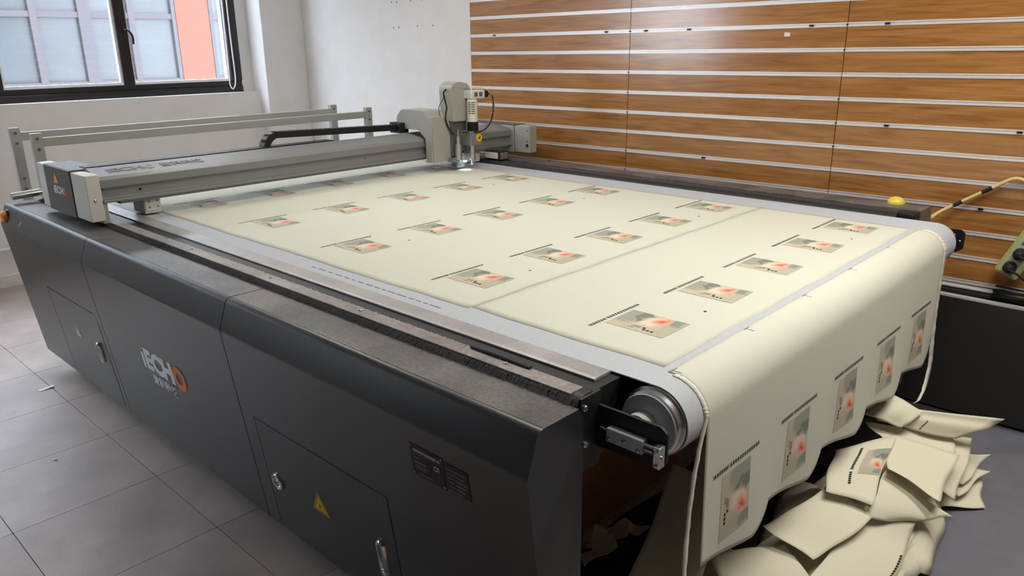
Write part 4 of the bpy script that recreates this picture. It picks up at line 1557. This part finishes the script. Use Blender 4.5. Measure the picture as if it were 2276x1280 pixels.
patch(HP, 'shadowed cream canvas panel leaning at the back, with an upright corner', [(-1.164, 2.22, 0.38), (-1.047, 2.20, 0.41), (-0.90, 1.98, 0.25), (-1.06, 2.00, 0.24)], 15, 0.015, 0.006)
# stacked folded edges at the right foot of the heap
for q in range(4):
    dz = 0.035 + q * 0.022
    dx = -0.012 * q
    patch(HP, ['lowest', 'second lowest', 'third lowest', 'topmost'][q] + ' of four layered canvas edges at the right foot of the heap',
          [(-0.72, 2.75, dz + 0.015), (-0.492 + dx, 2.80 - 0.02 * q, dz + 0.01), (-0.478 + dx, 2.16, dz - 0.006), (-0.70, 2.05, dz)], 30 + q, 0.010, 0.004)


def decal(fn, u0, u1, v0, v1, name, mat, parent, uvs=True, nu=6, nv=6, off=0.0022):
    m = MB()

    def g(a, b):
        u = u0 + (u1 - u0) * a
        v = v0 + (v1 - v0) * b
        p = Vector(fn(u, v))
        d1 = Vector(fn(min(u + 0.01, 1), v)) - Vector(fn(max(u - 0.01, 0), v))
        d2 = Vector(fn(u, min(v + 0.01, 1))) - Vector(fn(u, max(v - 0.01, 0)))
        n = d1.cross(d2).normalized()
        if n.z < 0:
            n = -n
        return p + n * off
    m.grid(g, nu, nv, uvs=uvs)
    obj(name, m, mat, parent)


decal(pfn, 0.55, 0.98, 0.62, 0.20, 'printed_picture', 'picture', p_)
for i in range(19):
    if i == 12:
        continue
    decal(pfn, 0.40, 0.45, 0.12 + i * 0.036, 0.12 + i * 0.036 + 0.026, 'caption', 'ink', p_, False, 1, 1)
for i in range(5):
    decal(tfn, 0.50 + i * 0.004, 0.515 + i * 0.004, 0.55 + i * 0.08, 0.60 + i * 0.08, 'caption', 'ink', t_, False, 1, 1)
for i in range(14):
    decal(lfn, 0.93, 0.965, 0.38 + i * 0.034, 0.38 + i * 0.034 + 0.024, 'caption', 'ink', l_, False, 1, 1)

# paper scraps and cardboard under the roller
box = thing('cardboard_box', 'brown cardboard box in the dark under the table end', 'box', (-1.62, 1.95, 0.0))
obj('carton', MB().box(-1.80, -1.46, 1.42, 2.60, 0.012, 0.52), 'cardboard', box, bevel=0.004)
obj('flap', MB().add([(-1.46, 1.42, 0.52), (-1.46, 2.60, 0.52), (-1.34, 2.58, 0.56), (-1.34, 1.44, 0.56),
                      (-1.46, 1.42, 0.516), (-1.46, 2.60, 0.516), (-1.34, 2.58, 0.556), (-1.34, 1.44, 0.556)],
                     [(0, 1, 2, 3), (7, 6, 5, 4), (0, 4, 5, 1), (1, 5, 6, 2), (2, 6, 7, 3), (3, 7, 4, 0)]), 'cardboard', box)
scr = [((-1.35, 1.93), 0.16, 0.075, 0.5, 'upright scrap of pale paper, largest in the dark under the table end'),
       ((-1.30, 2.02), 0.13, 0.06, -0.2, 'scrap of pale paper farthest from the side cover, under the table end'),
       ((-1.29, 1.80), 0.12, 0.055, 1.0, 'scrap of pale paper nearest the side cover, under the table end'),
       ((-1.33, 1.85), 0.09, 0.05, 1.9, 'small scrap of pale paper between two others under the table end')]
for i, ((x, y), a, b, rot, lab) in enumerate(scr):
    c, s = math.cos(rot), math.sin(rot)
    zz = 0.05 + 0.012 * i

    def fn(u, v, x=x, y=y, a=a, b=b, c=c, s=s, zz=zz, i=i):
        p = (u - 0.5) * a
        q = (v - 0.5) * b
        return (x + p * c - q * s, y + p * s + q * c, zz + 0.06 * u * (1 if i % 2 == 0 else 0.6) + 0.01 * math.sin(6 * u + 2 * v))
    o = obj('paper_scrap', MB().grid(fn, 6, 4), 'paper')
    o.modifiers.new('thickness', 'SOLIDIFY').thickness = 0.002
    tag(o, lab, 'paper', 'paper scraps under the table end')

# black board leaning on the wall, white core showing on its top edge
bd = thing('leaning_foamboard', 'black board with a white top edge leaning against the slat wall', 'board', (0.2, 4.0, 0.0))
bdm = MB()
bdm.add([(-1.9, 3.960, 0.008), (2.2, 3.960, 0.008), (2.2, 4.098, 0.530), (-1.9, 4.098, 0.556),
         (-1.9, 3.995, 0.008), (2.2, 3.995, 0.008), (2.2, 4.133, 0.530), (-1.9, 4.133, 0.556)],
        [(0, 1, 2, 3), (7, 6, 5, 4), (0, 4, 5, 1), (1, 5, 6, 2), (2, 6, 7, 3), (3, 7, 4, 0)])
obj('board_panel', bdm, 'board_black', bd)
obj('board_edge', MB().add([(-1.9, 4.096, 0.557), (2.2, 4.096, 0.531), (2.2, 4.135, 0.531), (-1.9, 4.135, 0.557),
                            (-1.9, 4.096, 0.545), (2.2, 4.096, 0.519), (2.2, 4.135, 0.519), (-1.9, 4.135, 0.545)],
                           [(0, 1, 2, 3), (7, 6, 5, 4), (0, 4, 5, 1), (1, 5, 6, 2), (2, 6, 7, 3), (3, 7, 4, 0)]), 'board_core', bd)
for (x) in (-0.86, -0.78, -0.70, -0.62, -0.54, -0.46):
    obj('staple', MB().box(x, x + 0.03, 4.082, 4.0835, 0.478 - 0.006 * (x + 0.9), 0.481 - 0.006 * (x + 0.9)), 'steel_dark', bd)
coil = []
for i in range(90):
    a = i * 0.35
    coil.append((-0.60 + math.cos(a) * (0.075 + 0.01 * math.sin(i)), 4.145 + math.sin(a) * 0.016, 0.566 + 0.0006 * i + 0.010 * math.sin(a * 0.5)))
coil = [(-0.95, 4.152, 0.562), (-0.85, 4.15, 0.562), (-0.76, 4.15, 0.564)] + coil
tag(obj('cable_coil', MB().tube(coil, 0.0045, 6), 'black_rubber', sm=True), 'coil of black cable on the ledge above the black board', 'cable')

# power strip hanging on the slat wall with its plugs and cords
ps = thing('extension_lead', 'olive power strip with black plugs hanging tilted on the slat wall', 'power strip', (-0.64, 4.13, 0.71))
ax = Vector((0.13, 0, 0.30)).normalized()      # long axis, tilted
sx = Vector((0.30, 0, -0.13)).normalized()
c0 = Vector((-0.690, 4.135, 0.712))


def psp(l, w, d):
    return c0 + ax * l + sx * w + Vector((0, -d, 0))


def psprism(poly, d0, d1):
    mb = MB()
    n = len(poly)
    vs = [psp(l, w, d0) for (l, w) in poly] + [psp(l, w, d1) for (l, w) in poly]
    fs = [(i, (i + 1) % n, n + (i + 1) % n, n + i) for i in range(n)] + [tuple(range(n))[::-1], tuple(range(n, 2 * n))]
    return mb.add(vs, fs)


obj('strip_body', psprism(rounded([(0, 0), (0.30, 0), (0.30, 0.105), (0, 0.105)], 0.018, 4), -0.012, 0.032), 'olive', ps, bevel=0.005)
obj('strip_face', psprism(rounded([(0.012, 0.012), (0.29, 0.012), (0.29, 0.093), (0.012, 0.093)], 0.012, 3), 0.032, 0.036), 'socket', ps)
for l in (0.165, 0.225):
    obj('socket', psprism(rounded([(l, 0.030), (l + 0.04, 0.030), (l + 0.04, 0.075), (l, 0.075)], 0.004, 2), 0.036, 0.038), 'grey_dark', ps)
for l in (0.05, 0.125):
    p0 = psp(l, 0.052, 0.036)
    obj('plug', MB().lathe(p0, (0, -1, 0), [(0, 0.028), (0.03, 0.027), (0.045, 0.018), (0.055, 0.010)], 18), 'black_rubber', ps, sm=True)
    p1 = psp(l, 0.052, 0.088)
    obj('plug_cord', MB().tube(catmull([p1, p1 + Vector((0.05, -0.01, -0.02)), p1 + Vector((0.12, 0.0, -0.08)), p1 + Vector((0.20, 0.02, -0.16))], 6), 0.006, 8), 'black_rubber', ps, sm=True)
top = psp(0.30, 0.07, 0.010)
tag(obj('power_cable', MB().tube(catmull([top, top + Vector((0.005, 0, 0.06)), top + Vector((0.01, 0.01, 0.2)), top + Vector((0.015, 0.02, 0.40))], 6), 0.006, 8), 'cord_cream', sm=True),
    'pale cord rising straight up from the olive power strip', 'cable')
cc = tag(obj('taped_cable', MB().tube(catmull([(-1.00, 3.99, 0.905), (-0.955, 4.09, 0.955), (-0.86, 4.135, 1.022), (-0.767, 4.145, 1.085), (-0.70, 4.15, 1.132), (-0.665, 4.15, 1.142), (-0.63, 4.15, 1.132)], 8), 0.0085, 8), 'cord_cream', sm=True),
         'cream cord with black tape running from the table end to the wall', 'cable')
for (a, b) in (((-0.905, 4.114, 0.990), (-0.875, 4.128, 1.011)), ((-0.80, 4.142, 1.063), (-0.762, 4.1455, 1.089))):
    obj('tape_band', MB().cyl(a, b, 0.0095, n=10), 'black_rubber', cc)
ring = []
for i in range(25):
    a = 2 * PI * i / 24
    ring.append((-0.605 + math.cos(a) * 0.032, 4.152, 1.165 + math.sin(a) * 0.048))
tag(obj('cable_loop', MB().tube(ring, 0.006, 8), 'cord_red', sm=True), 'small red cord loop hooked on the slat wall', 'cable')

def floor_bit(x, y, a, b, rot, label):
    c, sn = math.cos(rot), math.sin(rot)

    def fn(u, v):
        p, q = (u - 0.5) * a, (v - 0.5) * b
        return (x + p * c - q * sn, y + p * sn + q * c, 0.0025 + 0.006 * u * u)
    o = obj('paper_scrap', MB().grid(fn, 4, 2), 'white_paint')
    o.modifiers.new('thickness', 'SOLIDIFY').thickness = 0.001
    tag(o, label, 'paper')


floor_bit(-4.42, 1.025, 0.075, 0.030, 1.62, 'white paper strip on the carpet tiles in front of the far cover')
floor_bit(-3.56, 0.80, 0.022, 0.010, 0.7, 'tiny white paper crumb on the carpet tiles before the lettered cover')
